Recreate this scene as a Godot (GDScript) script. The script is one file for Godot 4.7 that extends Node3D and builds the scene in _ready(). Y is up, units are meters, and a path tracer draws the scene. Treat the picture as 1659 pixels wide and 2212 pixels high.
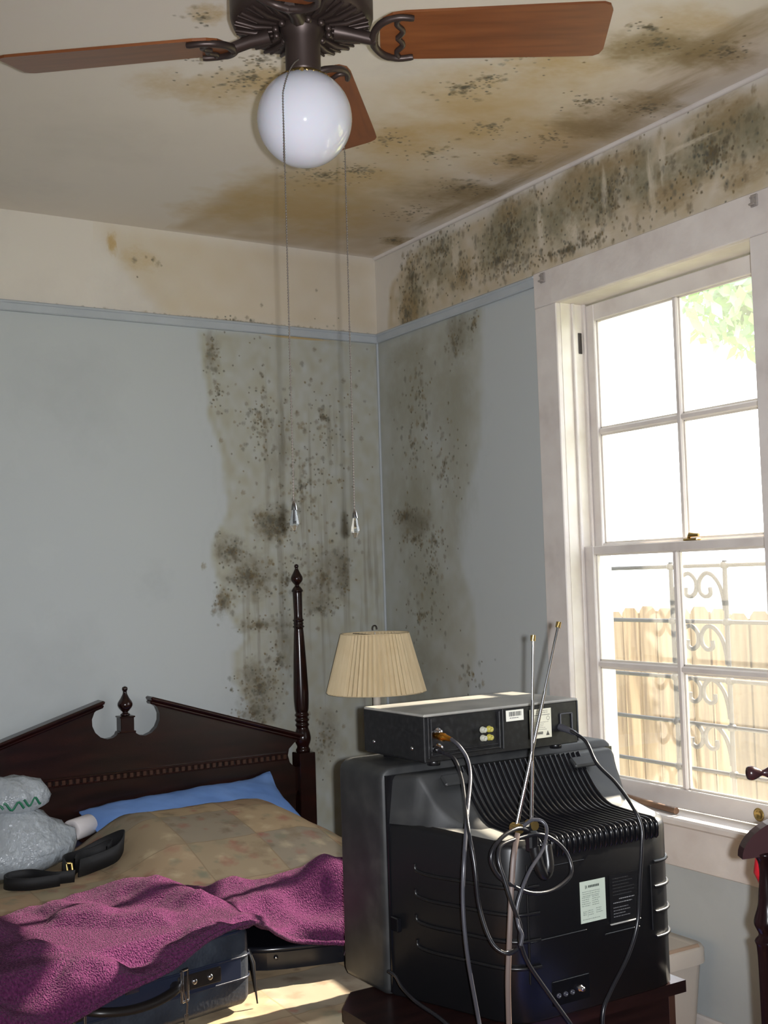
extends Node3D
# A bedroom with mouldy walls: bed, ceiling fan, old television with a video recorder, sash window.
# Room: back wall z = 0, window wall x = 0, floor y = 0, ceiling y = 2.95; metres.

const CEIL := 2.95
const ROOM_X := -3.2
const ROOM_Z := 4.75
const THICK := 0.18

const MOLD_CEILING := [["y",-1.500,1.326,0.101,0.114,0.3], ["y",-1.312,1.351,0.150,0.178,0.5], ["y",-1.264,1.500,0.093,0.106,0.5], ["y",-1.546,1.768,0.056,0.062,0.6], ["y",-0.777,0.600,0.271,0.264,0.6], ["y",-0.883,0.336,0.211,0.228,0.5], ["y",-0.461,0.376,0.290,0.295,0.7], ["y",-0.607,0.853,0.225,0.182,0.6], ["y",-0.659,1.276,0.184,0.188,0.7], ["y",-0.696,1.667,0.218,0.190,0.5], ["y",-0.472,1.502,0.242,0.213,0.6], ["y",-0.577,1.907,0.202,0.151,0.6], ["b",-0.402,2.131,0.154,0.129,0.7], ["b",-0.178,1.694,0.202,0.146,0.4], ["y",-0.211,1.310,0.257,0.209,0.55], ["b",-0.235,0.865,0.237,0.204,0.5], ["b",-0.058,0.282,0.084,0.078,0.8], ["b",-0.206,2.201,0.139,0.100,0.7], ["y",-0.166,1.524,0.228,0.153,0.5], ["b",-0.183,1.274,0.089,0.065,0.7], ["b",-0.137,1.858,0.151,0.090,0.55], ["b",-0.407,2.207,0.106,0.082,0.5], ["b",-0.125,0.949,0.137,0.099,0.5], ["b",-0.192,1.622,0.156,0.093,0.6], ["y",-0.451,2.317,0.151,0.101,0.4], ["d",-1.547,1.740,0.047,0.061,14], ["d",-1.487,1.534,0.071,0.074,24], ["d",-1.292,1.468,0.127,0.127,90], ["d",-1.320,1.588,0.071,0.058,30], ["d",-0.719,0.852,0.128,0.109,70], ["d",-0.640,0.944,0.097,0.085,50], ["d",-0.712,1.248,0.075,0.091,30], ["d",-0.715,1.695,0.084,0.070,70], ["d",-0.681,1.784,0.081,0.063,30], ["d",-0.460,1.486,0.090,0.070,40], ["d",-0.726,1.930,0.064,0.047,14], ["d",-0.501,2.233,0.060,0.044,30], ["d",-0.222,1.496,0.096,0.072,30], ["d",-0.212,1.285,0.080,0.056,25], ["d",-0.224,0.623,0.103,0.128,40], ["d",-0.202,0.969,0.145,0.122,60], ["d",-0.316,1.786,0.087,0.062,40], ["d",-0.410,2.175,0.085,0.063,40], ["d",-0.072,0.275,0.053,0.051,25], ["d",-0.125,1.824,0.124,0.074,40], ["d",-0.206,2.233,0.080,0.052,40], ["d",-0.687,1.982,0.154,0.115,25], ["d",-0.507,1.211,0.148,0.156,40]]
const MOLD_FRIEZE := [["g",0.294,2.715,0.115,0.140,0.54], ["b",0.273,2.660,0.080,0.119,0.8], ["g",0.477,2.829,0.236,0.112,0.32], ["g",0.916,2.791,0.158,0.138,0.65], ["g",1.070,2.784,0.148,0.126,0.58], ["b",0.979,2.897,0.112,0.061,0.6], ["g",1.295,2.823,0.123,0.120,0.65], ["b",1.372,2.866,0.143,0.091,0.6], ["g",1.486,2.799,0.136,0.117,0.61], ["g",1.664,2.808,0.116,0.111,0.61], ["b",1.582,2.880,0.131,0.074,0.6], ["g",1.847,2.780,0.135,0.097,0.61], ["g",2.018,2.796,0.143,0.108,0.65], ["g",2.158,2.790,0.100,0.113,0.65], ["b",2.023,2.880,0.160,0.080,0.6], ["b",1.803,2.705,0.177,0.064,0.6], ["b",2.117,2.680,0.102,0.052,0.6], ["b",0.667,2.707,0.094,0.077,0.55], ["g",0.539,2.737,0.198,0.122,0.22], ["g",1.313,2.703,0.171,0.060,0.29], ["w",1.158,2.761,0.024,0.092,0.7], ["w",1.774,2.819,0.019,0.081,0.6], ["w",1.454,2.657,0.138,0.050,0.55], ["w",1.590,2.831,0.018,0.046,0.4], ["d",0.299,2.793,0.108,0.198,130], ["d",0.253,2.644,0.073,0.080,60], ["d",0.513,2.858,0.200,0.125,130], ["d",0.974,2.810,0.224,0.168,240], ["d",1.486,2.799,0.273,0.149,260], ["d",1.981,2.781,0.218,0.133,240], ["d",0.668,2.725,0.126,0.097,40]]
const MOLD_RIGHT := [["o",0.233,2.309,0.201,0.258,0.6], ["o",0.516,2.361,0.215,0.265,0.55], ["o",0.670,2.483,0.094,0.111,0.6], ["o",0.634,2.156,0.111,0.221,0.4], ["o",0.243,1.852,0.218,0.314,0.65], ["o",0.359,1.422,0.243,0.267,0.55], ["o",0.570,1.885,0.130,0.333,0.35], ["o",0.236,1.130,0.216,0.175,0.55], ["o",0.244,2.486,0.164,0.084,0.4], ["k",0.237,1.755,0.145,0.079,0.6], ["k",0.605,2.477,0.071,0.094,0.45], ["d",0.588,2.461,0.065,0.084,35], ["d",0.718,2.510,0.046,0.055,20], ["d",0.323,2.295,0.160,0.234,60], ["d",0.184,1.787,0.111,0.050,60], ["d",0.251,1.685,0.162,0.059,60], ["d",0.408,1.669,0.085,0.057,30], ["d",0.494,1.985,0.183,0.282,60], ["d",0.285,1.364,0.177,0.135,60], ["d",0.606,1.149,0.158,0.110,25], ["d",0.257,2.088,0.144,0.119,40], ["d",0.367,1.556,0.138,0.096,40]]
const MOLD_BACK := [["t",-1.206,2.868,0.022,0.052,0.75], ["t",-1.097,2.820,0.077,0.057,0.3], ["k",-0.547,1.769,0.096,0.087,0.6], ["k",-0.728,1.656,0.082,0.066,0.55], ["k",-0.638,1.540,0.136,0.095,0.55], ["k",-0.774,1.450,0.041,0.065,0.5], ["k",-0.302,1.531,0.135,0.138,0.4], ["k",-0.211,1.549,0.046,0.139,0.4], ["k",-0.618,1.103,0.115,0.113,0.55], ["k",-0.632,0.991,0.094,0.066,0.5], ["k",-0.487,1.247,0.054,0.154,0.35], ["k",-0.324,0.848,0.100,0.155,0.35], ["k",-0.789,2.472,0.037,0.096,0.4], ["k",-0.612,1.349,0.126,0.035,0.35], ["k",-0.328,1.414,0.089,0.039,0.3], ["k",-0.506,2.061,0.065,0.176,0.25], ["d",-0.793,2.490,0.037,0.096,30], ["d",-0.773,2.301,0.041,0.115,25], ["d",-0.588,2.214,0.128,0.292,90], ["d",-0.280,2.228,0.182,0.362,90], ["d",-0.547,1.779,0.075,0.068,110], ["d",-0.516,1.730,0.064,0.048,50], ["d",-0.728,1.656,0.072,0.057,70], ["d",-0.648,1.550,0.125,0.095,140], ["d",-0.774,1.450,0.041,0.056,40], ["d",-0.478,1.536,0.087,0.193,60], ["d",-0.302,1.531,0.135,0.158,70], ["d",-0.206,1.568,0.035,0.120,40], ["d",-0.612,1.349,0.126,0.035,40], ["d",-0.618,1.103,0.104,0.113,120], ["d",-0.531,1.192,0.053,0.153,40], ["d",-0.642,0.992,0.083,0.057,60], ["d",-0.324,0.848,0.111,0.155,50], ["d",-0.329,1.404,0.111,0.039,30], ["d",-0.401,1.926,0.287,0.512,160], ["d",-1.040,2.827,0.117,0.114,6], ["d",-0.703,2.613,0.125,0.016,10]]
const STAIN_BACK := [Vector2(-0.848,2.553), Vector2(-0.836,2.468), Vector2(-0.813,2.337), Vector2(-0.806,2.204), Vector2(-0.768,2.110), Vector2(-0.754,2.016), Vector2(-0.738,1.902), Vector2(-0.734,1.826), Vector2(-0.787,1.732), Vector2(-0.817,1.657), Vector2(-0.799,1.582), Vector2(-0.780,1.525), Vector2(-0.770,1.450), Vector2(-0.725,1.373), Vector2(-0.665,1.295), Vector2(-0.733,1.239), Vector2(-0.725,1.130), Vector2(-0.696,1.071), Vector2(-0.612,0.952), Vector2(-0.543,0.794), Vector2(-0.462,0.633)]
const STAIN_RIGHT := [Vector2(0.784,2.579), Vector2(0.758,2.248), Vector2(0.736,2.034), Vector2(0.649,1.878), Vector2(0.565,1.792), Vector2(0.570,1.607), Vector2(0.653,1.422), Vector2(0.673,1.242), Vector2(0.600,1.058), Vector2(0.427,0.860)]
const STAIN_FRIEZE := [Vector2(-1.255,2.949), Vector2(-1.219,2.880), Vector2(-1.170,2.812), Vector2(-1.099,2.727), Vector2(-0.967,2.590)]
const STAIN_CEILING := [Vector2(-0.970,0.030), Vector2(-0.929,0.218), Vector2(-0.929,0.526), Vector2(-0.913,0.729), Vector2(-0.829,0.851), Vector2(-0.350,0.689), Vector2(-0.159,0.589), Vector2(-0.017,0.224), Vector2(-0.006,0.020)]
const CABLE_GOLD := [Vector3(-1.242,1.175,2.285), Vector3(-1.242,1.161,2.320), Vector3(-1.236,1.135,2.340), Vector3(-1.251,1.101,2.370), Vector3(-1.317,1.054,2.450), Vector3(-1.364,0.978,2.500), Vector3(-1.378,0.893,2.510), Vector3(-1.379,0.799,2.520), Vector3(-1.361,0.690,2.520), Vector3(-1.359,0.644,2.530)]
const CABLE_BLACK := [Vector3(-1.257,1.144,2.280), Vector3(-1.249,1.133,2.310), Vector3(-1.267,1.102,2.360), Vector3(-1.296,1.074,2.410), Vector3(-1.345,1.028,2.490), Vector3(-1.354,0.963,2.520), Vector3(-1.353,0.885,2.530), Vector3(-1.342,0.821,2.550), Vector3(-1.321,0.800,2.570), Vector3(-1.299,0.806,2.575)]
const CORD_RECORDER := [Vector3(-0.881,1.156,2.250), Vector3(-0.878,1.148,2.280), Vector3(-0.874,1.130,2.310), Vector3(-0.881,1.088,2.350), Vector3(-0.891,1.056,2.420), Vector3(-0.919,1.021,2.500), Vector3(-0.918,0.980,2.525), Vector3(-0.924,0.938,2.530), Vector3(-0.933,0.871,2.530), Vector3(-0.944,0.786,2.530), Vector3(-0.978,0.725,2.535), Vector3(-1.035,0.664,2.540), Vector3(-1.063,0.629,2.545), Vector3(-1.071,0.581,2.550)]
const LEAD_LOOP := [Vector3(-1.210,1.008,2.510), Vector3(-1.246,1.019,2.520), Vector3(-1.296,1.008,2.530), Vector3(-1.325,0.979,2.535), Vector3(-1.314,0.942,2.540), Vector3(-1.283,0.917,2.550), Vector3(-1.246,0.900,2.560), Vector3(-1.197,0.897,2.560), Vector3(-1.152,0.911,2.555), Vector3(-1.136,0.928,2.550), Vector3(-1.141,0.962,2.540), Vector3(-1.168,0.990,2.530), Vector3(-1.201,1.002,2.525), Vector3(-1.252,1.002,2.530), Vector3(-1.304,0.996,2.540), Vector3(-1.318,0.972,2.550), Vector3(-1.313,0.937,2.560), Vector3(-1.305,0.894,2.570), Vector3(-1.290,0.848,2.575), Vector3(-1.291,0.818,2.575), Vector3(-1.275,0.775,2.575), Vector3(-1.236,0.716,2.580), Vector3(-1.193,0.646,2.600), Vector3(-1.176,0.620,2.600)]
const LEAD_LOOP_SECOND := [Vector3(-1.228,1.020,2.515), Vector3(-1.208,1.031,2.520), Vector3(-1.190,1.027,2.530), Vector3(-1.188,1.010,2.540), Vector3(-1.208,0.978,2.550), Vector3(-1.250,0.945,2.560), Vector3(-1.275,0.914,2.565), Vector3(-1.292,0.878,2.568), Vector3(-1.298,0.851,2.580), Vector3(-1.294,0.834,2.585), Vector3(-1.299,0.815,2.585)]
const RIBBON := [Vector3(-1.254,1.013,2.530), Vector3(-1.277,0.973,2.545), Vector3(-1.289,0.914,2.550), Vector3(-1.300,0.845,2.555), Vector3(-1.305,0.794,2.555), Vector3(-1.310,0.733,2.555), Vector3(-1.311,0.637,2.555)]
const TV_CORD := [Vector3(-1.394,0.697,2.250), Vector3(-1.395,0.694,2.280), Vector3(-1.410,0.687,2.330), Vector3(-1.409,0.673,2.380), Vector3(-1.394,0.656,2.440), Vector3(-1.392,0.642,2.500)]
const ROD_A := [Vector3(-1.198,1.011,2.500), Vector3(-1.176,1.393,2.500)]
const ROD_B := [Vector3(-1.236,1.010,2.500), Vector3(-1.108,1.417,2.500)]

var M := {}
var rng := RandomNumberGenerator.new()

func _ready() -> void:
	rng.seed = 7
	# ---- camera, sky, sun, flash, exposure
	var cam := Camera3D.new()
	cam.name = "camera"
	cam.fov = 46.98
	cam.near = 0.02
	cam.position = Vector3(-2.7061, 1.53, 4.4286)
	cam.rotation = Vector3(0.0551, -0.5498, -0.0309)
	add_child(cam)
	var env := Environment.new()
	env.background_mode = Environment.BG_SKY
	var sky_mat := ProceduralSkyMaterial.new()
	sky_mat.sky_top_color = Color(0.88, 0.92, 0.97)
	sky_mat.sky_horizon_color = Color(1.0, 1.0, 1.0)
	sky_mat.ground_bottom_color = Color(0.35, 0.36, 0.33)
	sky_mat.ground_horizon_color = Color(0.8, 0.82, 0.82)
	sky_mat.sun_angle_max = 1.0
	sky_mat.sky_energy_multiplier = 1.0
	var sky := Sky.new()
	sky.sky_material = sky_mat
	env.sky = sky
	env.background_energy_multiplier = 5.5
	env.tonemap_mode = Environment.TONE_MAPPER_LINEAR
	env.tonemap_exposure = 1.18
	env.sdfgi_enabled = true
	env.ssao_enabled = true
	env.ssil_enabled = true
	var we := WorldEnvironment.new()
	we.name = "world_environment"
	we.environment = env
	add_child(we)
	var sun := DirectionalLight3D.new()
	sun.name = "sun"
	sun.light_energy = 7.0
	sun.light_color = Color(1.0, 0.95, 0.86)
	sun.light_angular_distance = 0.6
	sun.shadow_enabled = true
	add_child(sun)
	sun.look_at_from_position(Vector3.ZERO, Vector3(-1.0, -0.76, 0.0), Vector3.UP)
	# the photographer's flash, a few centimetres right of the lens
	var flash := SpotLight3D.new()
	flash.name = "camera_flash"
	flash.spot_angle = 42.0
	flash.spot_angle_attenuation = 1.0
	flash.spot_range = 12.0
	flash.spot_attenuation = 2.0
	flash.light_energy = 8.5
	flash.light_size = 0.012
	flash.light_color = Color(0.97, 0.98, 1.0)
	flash.shadow_enabled = true
	flash.position = cam.position + cam.basis.x * 0.042 + cam.basis.y * 0.004
	flash.basis = cam.basis
	add_child(flash)
	# ---- materials, structure, objects
	materials()
	room()
	windows()
	outdoors()
	bed()
	bed_covers()
	bed_things()
	fan()
	lamp()
	tv_stand()
	television()
	recorder()
	antenna()
	cables()
	small_things()

# ---------------------------------------------------------------- naming helpers
var used := {}
func numbered(called: String) -> String:
	var n: int = used.get(called, -1) + 1
	used[called] = n
	return called if n == 0 else "%s_%03d" % [called, n]

func tag(o: Node, label := "", category := "", group := "", kind := "") -> void:
	if label: o.set_meta("label", label)
	if category: o.set_meta("category", category)
	if group: o.set_meta("group", group)
	if kind: o.set_meta("kind", kind)

func thing(called: String, label: String, category: String, at := Vector3.ZERO, turn := 0.0, group := "") -> Node3D:
	var o := Node3D.new()
	o.name = numbered(called)
	add_child(o)
	o.position = at
	o.rotation.y = turn
	tag(o, label, category, group)
	return o

func put(parent: Node, called: String, mesh: Mesh, material: Material, at := Vector3.ZERO) -> MeshInstance3D:
	var o := MeshInstance3D.new()
	o.name = numbered(called) if parent == self else called
	o.mesh = mesh
	o.material_override = material
	o.position = at
	parent.add_child(o, true)
	return o

func single(called: String, mesh: Mesh, material: Material, label: String, category: String, at := Vector3.ZERO, group := "") -> MeshInstance3D:
	var o := put(self, called, mesh, material, at)
	tag(o, label, category, group)
	return o

func struct(called: String, mesh: Mesh, material: Material, label: String) -> MeshInstance3D:
	var o := put(self, called, mesh, material)
	tag(o, label, "", "", "structure")
	return o

# ---------------------------------------------------------------- mesh builder
class B:
	var st := SurfaceTool.new()
	var xf := Transform3D()
	var uvf: Variant = null
	func _init() -> void:
		st.begin(Mesh.PRIMITIVE_TRIANGLES)
	func v(p: Vector3) -> void:
		var q := xf * p
		if uvf != null:
			st.set_uv(uvf.call(q))
		st.add_vertex(q)
	func tri(a: Vector3, b: Vector3, c: Vector3) -> void:
		v(a); v(b); v(c)
	func quad(a: Vector3, b: Vector3, c: Vector3, d: Vector3) -> void:
		tri(a, b, c); tri(a, c, d)
	func sm(g: int) -> B:
		st.set_smooth_group(g)
		return self
	# a flat polygon turned to face away from centre
	func face(pts: Array, centre: Vector3) -> void:
		var mid := Vector3.ZERO
		for q in pts: mid += q
		mid /= pts.size()
		var n: Vector3 = (pts[1] - pts[0]).cross(pts[2] - pts[0])
		var o := pts.duplicate()
		if n.dot(mid - centre) > 0.0: o.reverse()
		for i in range(1, o.size() - 1): tri(o[0], o[i], o[i + 1])
	func box(c: Vector3, s: Vector3, bev := 0.0, turn := Basis()) -> B:
		st.set_smooth_group(-1)
		var h := s * 0.5
		var b: float = minf(bev, minf(h.x, minf(h.y, h.z)) * 0.9)
		var g := func(sx: int, sy: int, sz: int, k: int) -> Vector3:
			var q := Vector3(h.x - b, h.y - b, h.z - b)
			q[k] = h[k]
			return c + turn * (q * Vector3(sx, sy, sz))
		var S := [-1, 1]
		for k in 3:
			for s1 in S:
				var f := []
				for e in [[-1, -1], [1, -1], [1, 1], [-1, 1]]:
					var sg := [0, 0, 0]
					sg[k] = s1
					sg[(k + 1) % 3] = e[0]
					sg[(k + 2) % 3] = e[1]
					f.append(g.call(sg[0], sg[1], sg[2], k))
				face(f, c)
		if b > 0.0:
			for k in 3:
				for s1 in S:
					for s2 in S:
						var f2 := []
						for e in [[-1, 1], [1, 1], [1, 2], [-1, 2]]:
							var sg2 := [0, 0, 0]
							sg2[k] = e[0]
							sg2[(k + 1) % 3] = s1
							sg2[(k + 2) % 3] = s2
							f2.append(g.call(sg2[0], sg2[1], sg2[2], (k + e[1]) % 3))
						face(f2, c)
			for sx in S:
				for sy in S:
					for sz in S:
						face([g.call(sx, sy, sz, 0), g.call(sx, sy, sz, 1), g.call(sx, sy, sz, 2)], c)
		return self
	# box between two corners
	func span(a: Vector3, b: Vector3, bev := 0.0) -> B:
		return box((a + b) * 0.5, (b - a).abs(), bev)
	func tube(pts: Array, r: Variant, n := 8, caps := true, flat := 1.0, up := Vector3.UP) -> B:
		st.set_smooth_group(0)
		var m := pts.size()
		var rings := []
		var nrm := Vector3.ZERO
		for i in m:
			var t: Vector3 = (pts[mini(i + 1, m - 1)] - pts[maxi(i - 1, 0)]).normalized()
			if i == 0:
				nrm = up
				if absf(nrm.dot(t)) > 0.95: nrm = Vector3.RIGHT if absf(t.x) < 0.9 else Vector3.BACK
			nrm = (nrm - t * nrm.dot(t)).normalized()
			var bn := t.cross(nrm)
			var rr: float = r[i] if r is Array or r is PackedFloat32Array else r
			var ring := []
			for j in n:
				var a := TAU * j / n
				ring.append(pts[i] + (nrm * cos(a) + bn * sin(a) * flat) * rr)
			rings.append(ring)
		for i in m - 1:
			for j in n:
				var k := (j + 1) % n
				quad(rings[i][j], rings[i + 1][j], rings[i + 1][k], rings[i][k])
		if caps:
			st.set_smooth_group(-1)
			for j in range(1, n - 1):
				tri(rings[0][0], rings[0][j], rings[0][j + 1])
				tri(rings[m - 1][0], rings[m - 1][j + 1], rings[m - 1][j])
		return self
	# profile of (radius, height) from bottom to top
	func lathe(prof: Array, n := 24, at := Vector3.ZERO, turn := Basis(), wave := 0.0, waves := 0) -> B:
		st.set_smooth_group(0)
		var p := func(i: int, j: int) -> Vector3:
			var a := TAU * (j % n) / n
			var r: float = prof[i].x
			if waves: r *= 1.0 + wave * (1.0 if j % 2 == 0 else -1.0)
			return at + turn * Vector3(r * cos(a), prof[i].y, r * sin(a))
		for i in prof.size() - 1:
			for j in n:
				var a: Vector3 = p.call(i, j)
				var b: Vector3 = p.call(i + 1, j)
				var c: Vector3 = p.call(i + 1, j + 1)
				var d: Vector3 = p.call(i, j + 1)
				if prof[i + 1].x > 1e-5: tri(a, c, b)
				if prof[i].x > 1e-5: tri(a, d, c)
		return self
	# polygon in x, y pushed from z0 to z1
	func prism(poly: PackedVector2Array, z0: float, z1: float) -> B:
		st.set_smooth_group(-1)
		var pg := poly
		if Geometry2D.is_polygon_clockwise(pg):
			pg = pg.duplicate()
			pg.reverse()
		var ix := Geometry2D.triangulate_polygon(pg)
		for i in range(0, ix.size(), 3):
			var a := pg[ix[i]]
			var b := pg[ix[i + 1]]
			var c := pg[ix[i + 2]]
			if (b - a).cross(c - a) < 0.0:
				var t := b
				b = c
				c = t
			tri(Vector3(a.x, a.y, z1), Vector3(c.x, c.y, z1), Vector3(b.x, b.y, z1))
			tri(Vector3(a.x, a.y, z0), Vector3(b.x, b.y, z0), Vector3(c.x, c.y, z0))
		for i in pg.size():
			var a := pg[i]
			var b := pg[(i + 1) % pg.size()]
			quad(Vector3(a.x, a.y, z1), Vector3(b.x, b.y, z1), Vector3(b.x, b.y, z0), Vector3(a.x, a.y, z0))
		return self
	# rows of points; seen from the side where rows run down and columns run right
	func grid(rows: Array, flip := false, smooth := 0) -> B:
		st.set_smooth_group(smooth)
		for i in rows.size() - 1:
			for j in rows[i].size() - 1:
				var a: Vector3 = rows[i][j]
				var b: Vector3 = rows[i][j + 1]
				var c: Vector3 = rows[i + 1][j + 1]
				var d: Vector3 = rows[i + 1][j]
				if flip: quad(a, d, c, b)
				else: quad(a, b, c, d)
		return self
	func mesh() -> ArrayMesh:
		st.index()
		st.generate_normals()
		return st.commit()

func smooth_path(pts: Array, per := 6) -> Array:
	var out := []
	var n := pts.size()
	for i in n - 1:
		var p0: Vector3 = pts[maxi(i - 1, 0)]
		var p1: Vector3 = pts[i]
		var p2: Vector3 = pts[i + 1]
		var p3: Vector3 = pts[mini(i + 2, n - 1)]
		for k in per:
			out.append(p1.cubic_interpolate(p2, p0, p3, float(k) / per))
	out.append(pts[n - 1])
	return out

# a turned wooden profile smoothed between its knots
func turned(knots: Array, per := 3) -> Array:
	var q := []
	for k in knots: q.append(Vector3(k[0], k[1], 0))
	var out := []
	for p in smooth_path(q, per): out.append(Vector2(maxf(p.x, 0.0), p.y))
	return out

# ---------------------------------------------------------------- materials
func mat(c: Color, rough := 0.7, metal := 0.0) -> StandardMaterial3D:
	var m := StandardMaterial3D.new()
	m.albedo_color = c
	m.roughness = rough
	m.metallic = metal
	return m

func noise(sd: int, freq: float, oct := 4) -> FastNoiseLite:
	var n := FastNoiseLite.new()
	n.seed = sd
	n.noise_type = FastNoiseLite.TYPE_SIMPLEX_SMOOTH
	n.frequency = freq
	n.fractal_octaves = oct
	return n

# noise coloured between stops, tiling
func ramp_tex(sd: int, freq: float, stops: Array, size := 256, oct := 4) -> ImageTexture:
	var src := noise(sd, freq, oct).get_seamless_image(size, size)
	src.convert(Image.FORMAT_L8)
	var d := src.get_data()
	var table := PackedByteArray()
	var g := Gradient.new()
	var off := PackedFloat32Array()
	var col := PackedColorArray()
	for i in stops.size():
		off.append(float(i) / (stops.size() - 1))
		col.append(stops[i])
	g.offsets = off
	g.colors = col
	for i in 256:
		var c := g.sample(i / 255.0)
		table.append_array([int(c.r * 255), int(c.g * 255), int(c.b * 255)])
	var out := PackedByteArray()
	out.resize(size * size * 3)
	for i in size * size:
		var k := d[i] * 3
		out[i * 3] = table[k]
		out[i * 3 + 1] = table[k + 1]
		out[i * 3 + 2] = table[k + 2]
	return ImageTexture.create_from_image(Image.create_from_data(size, size, false, Image.FORMAT_RGB8, out))

func normal_tex(sd: int, freq: float, strength: float, size := 256, oct := 3) -> ImageTexture:
	var im := noise(sd, freq, oct).get_seamless_image(size, size)
	im.convert(Image.FORMAT_RGBA8)
	im.bump_map_to_normal_map(strength)
	return ImageTexture.create_from_image(im)

func tri_mat(tex: Texture2D, scale: Vector3, rough := 0.6, tint := Color.WHITE) -> StandardMaterial3D:
	var m := mat(tint, rough)
	m.albedo_texture = tex
	m.uv1_triplanar = true
	m.uv1_scale = scale
	return m

func with_normal(m: StandardMaterial3D, tex: Texture2D, k := 1.0) -> StandardMaterial3D:
	m.normal_enabled = true
	m.normal_texture = tex
	m.normal_scale = k
	return m

func materials() -> void:
	var rough_paint := normal_tex(3, 0.03, 2.0, 256, 4)
	M.trim = with_normal(tri_mat(ramp_tex(21, 0.01, [Color8(202, 193, 187), Color8(212, 204, 198), Color8(216, 209, 203), Color8(222, 215, 209)]), Vector3.ONE * 2.0, 0.45), rough_paint, 0.25)
	M.rail = with_normal(tri_mat(ramp_tex(22, 0.012, [Color8(164, 170, 174), Color8(174, 180, 184)]), Vector3.ONE * 2.0, 0.5), rough_paint, 0.25)
	M.jamb = tri_mat(ramp_tex(23, 0.01, [Color8(214, 205, 192), Color8(232, 226, 216)]), Vector3.ONE * 2.0, 0.5)
	M.floor = tri_mat(ramp_tex(24, 0.02, [Color8(96, 66, 42), Color8(132, 94, 60), Color8(150, 110, 74)]), Vector3(0.6, 1, 6), 0.4)
	M.plain_wall = mat(Color8(178, 184, 186), 0.85)
	M.mahogany = tri_mat(ramp_tex(31, 0.012, [Color8(22, 9, 8), Color8(36, 14, 11), Color8(50, 20, 15)], 256, 5), Vector3(1.2, 9.0, 1.2), 0.22)
	M.mahogany_long = tri_mat(ramp_tex(32, 0.012, [Color8(18, 9, 7), Color8(30, 14, 10), Color8(44, 20, 14)], 256, 5), Vector3(1.0, 8.0, 8.0), 0.24)
	M.dentil = mat(Color8(62, 36, 24), 0.3)
	M.blade = tri_mat(ramp_tex(33, 0.012, [Color8(98, 55, 28), Color8(114, 65, 34), Color8(126, 75, 40)], 256, 5), Vector3(0.9, 6.0, 9.0), 0.35)
	M.bronze = mat(Color8(66, 54, 50), 0.42, 0.55)
	M.brass = mat(Color8(176, 150, 92), 0.3, 0.9)
	M.gold = mat(Color8(214, 150, 62), 0.25, 1.0)
	M.chrome = mat(Color8(200, 200, 204), 0.18, 1.0)
	M.opal = mat(Color8(192, 192, 200), 0.06)
	M.opal.subsurf_scatter_enabled = true
	M.opal.subsurf_scatter_strength = 0.3
	M.chain = mat(Color8(112, 104, 96), 0.4, 0.6)
	M.crystal = mat(Color(0.95, 0.97, 0.98, 0.02), 0.02)
	M.crystal.refraction_enabled = true
	M.crystal.refraction_scale = 0.05
	M.glass = mat(Color(0.96, 0.98, 0.97, 0.05), 0.03)
	M.glass.transparency = BaseMaterial3D.TRANSPARENCY_ALPHA
	M.glass.backlight_enabled = true
	M.glass.backlight = Color(0.25, 0.245, 0.235)
	M.shade = tri_mat(ramp_tex(34, 0.03, [Color8(214, 192, 152), Color8(230, 212, 176)]), Vector3(6, 1, 6), 0.8)
	M.shade.backlight_enabled = true
	M.shade.backlight = Color(0.3, 0.27, 0.2)
	M.cream_paint = mat(Color8(214, 206, 192), 0.5)
	M.black_plastic = with_normal(mat(Color8(16, 16, 18), 0.34), normal_tex(41, 0.25, 1.2), 0.12)
	M.fin = mat(Color8(14, 14, 17), 0.2)
	M.dusty_black = tri_mat(ramp_tex(42, 0.02, [Color8(26, 27, 28), Color8(36, 37, 38), Color8(56, 56, 54)], 256, 5), Vector3.ONE * 2.2, 0.55)
	M.dusty_top = tri_mat(ramp_tex(43, 0.014, [Color8(120, 119, 115), Color8(148, 146, 140), Color8(164, 161, 153)], 256, 5), Vector3.ONE * 1.8, 0.35)
	M.black_metal = tri_mat(ramp_tex(44, 0.06, [Color8(10, 10, 12), Color8(18, 18, 20), Color8(40, 40, 40)], 256, 5), Vector3.ONE * 4.0, 0.4)
	M.cable_black = mat(Color8(24, 24, 28), 0.28)
	M.cable_grey = mat(Color8(58, 58, 64), 0.3)
	M.ribbon = mat(Color8(92, 78, 72), 0.5)
	M.rca_white = mat(Color8(160, 160, 146), 0.4)
	M.rca_yellow = mat(Color8(160, 150, 66), 0.4)
	M.stand_wood = tri_mat(ramp_tex(45, 0.012, [Color8(22, 11, 11), Color8(32, 16, 15), Color8(42, 22, 20)]), Vector3(1, 8, 8), 0.3)
	M.stand_side = tri_mat(ramp_tex(46, 0.012, [Color8(48, 30, 24), Color8(66, 42, 32), Color8(80, 52, 40)]), Vector3(8, 1, 8), 0.4)
	M.bin = mat(Color8(206, 196, 184), 0.35)
	M.bin_rim = mat(Color8(176, 150, 128), 0.4)
	M.navy = with_normal(tri_mat(ramp_tex(47, 0.02, [Color8(26, 30, 38), Color8(36, 41, 50), Color8(48, 54, 62)]), Vector3.ONE * 2.0, 0.45), normal_tex(48, 0.2, 1.5), 0.3)
	M.navy_trim = mat(Color8(28, 33, 48), 0.35)
	M.leather = mat(Color8(26, 22, 20), 0.4)
	M.case_black = mat(Color8(18, 19, 24), 0.2)
	M.black_web = with_normal(mat(Color8(16, 15, 17), 0.7), normal_tex(49, 0.2, 3.0), 0.5)
	M.navy_cloth = mat(Color8(30, 28, 52), 0.8)
	M.paper = mat(Color8(214, 208, 208), 0.8)
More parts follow.
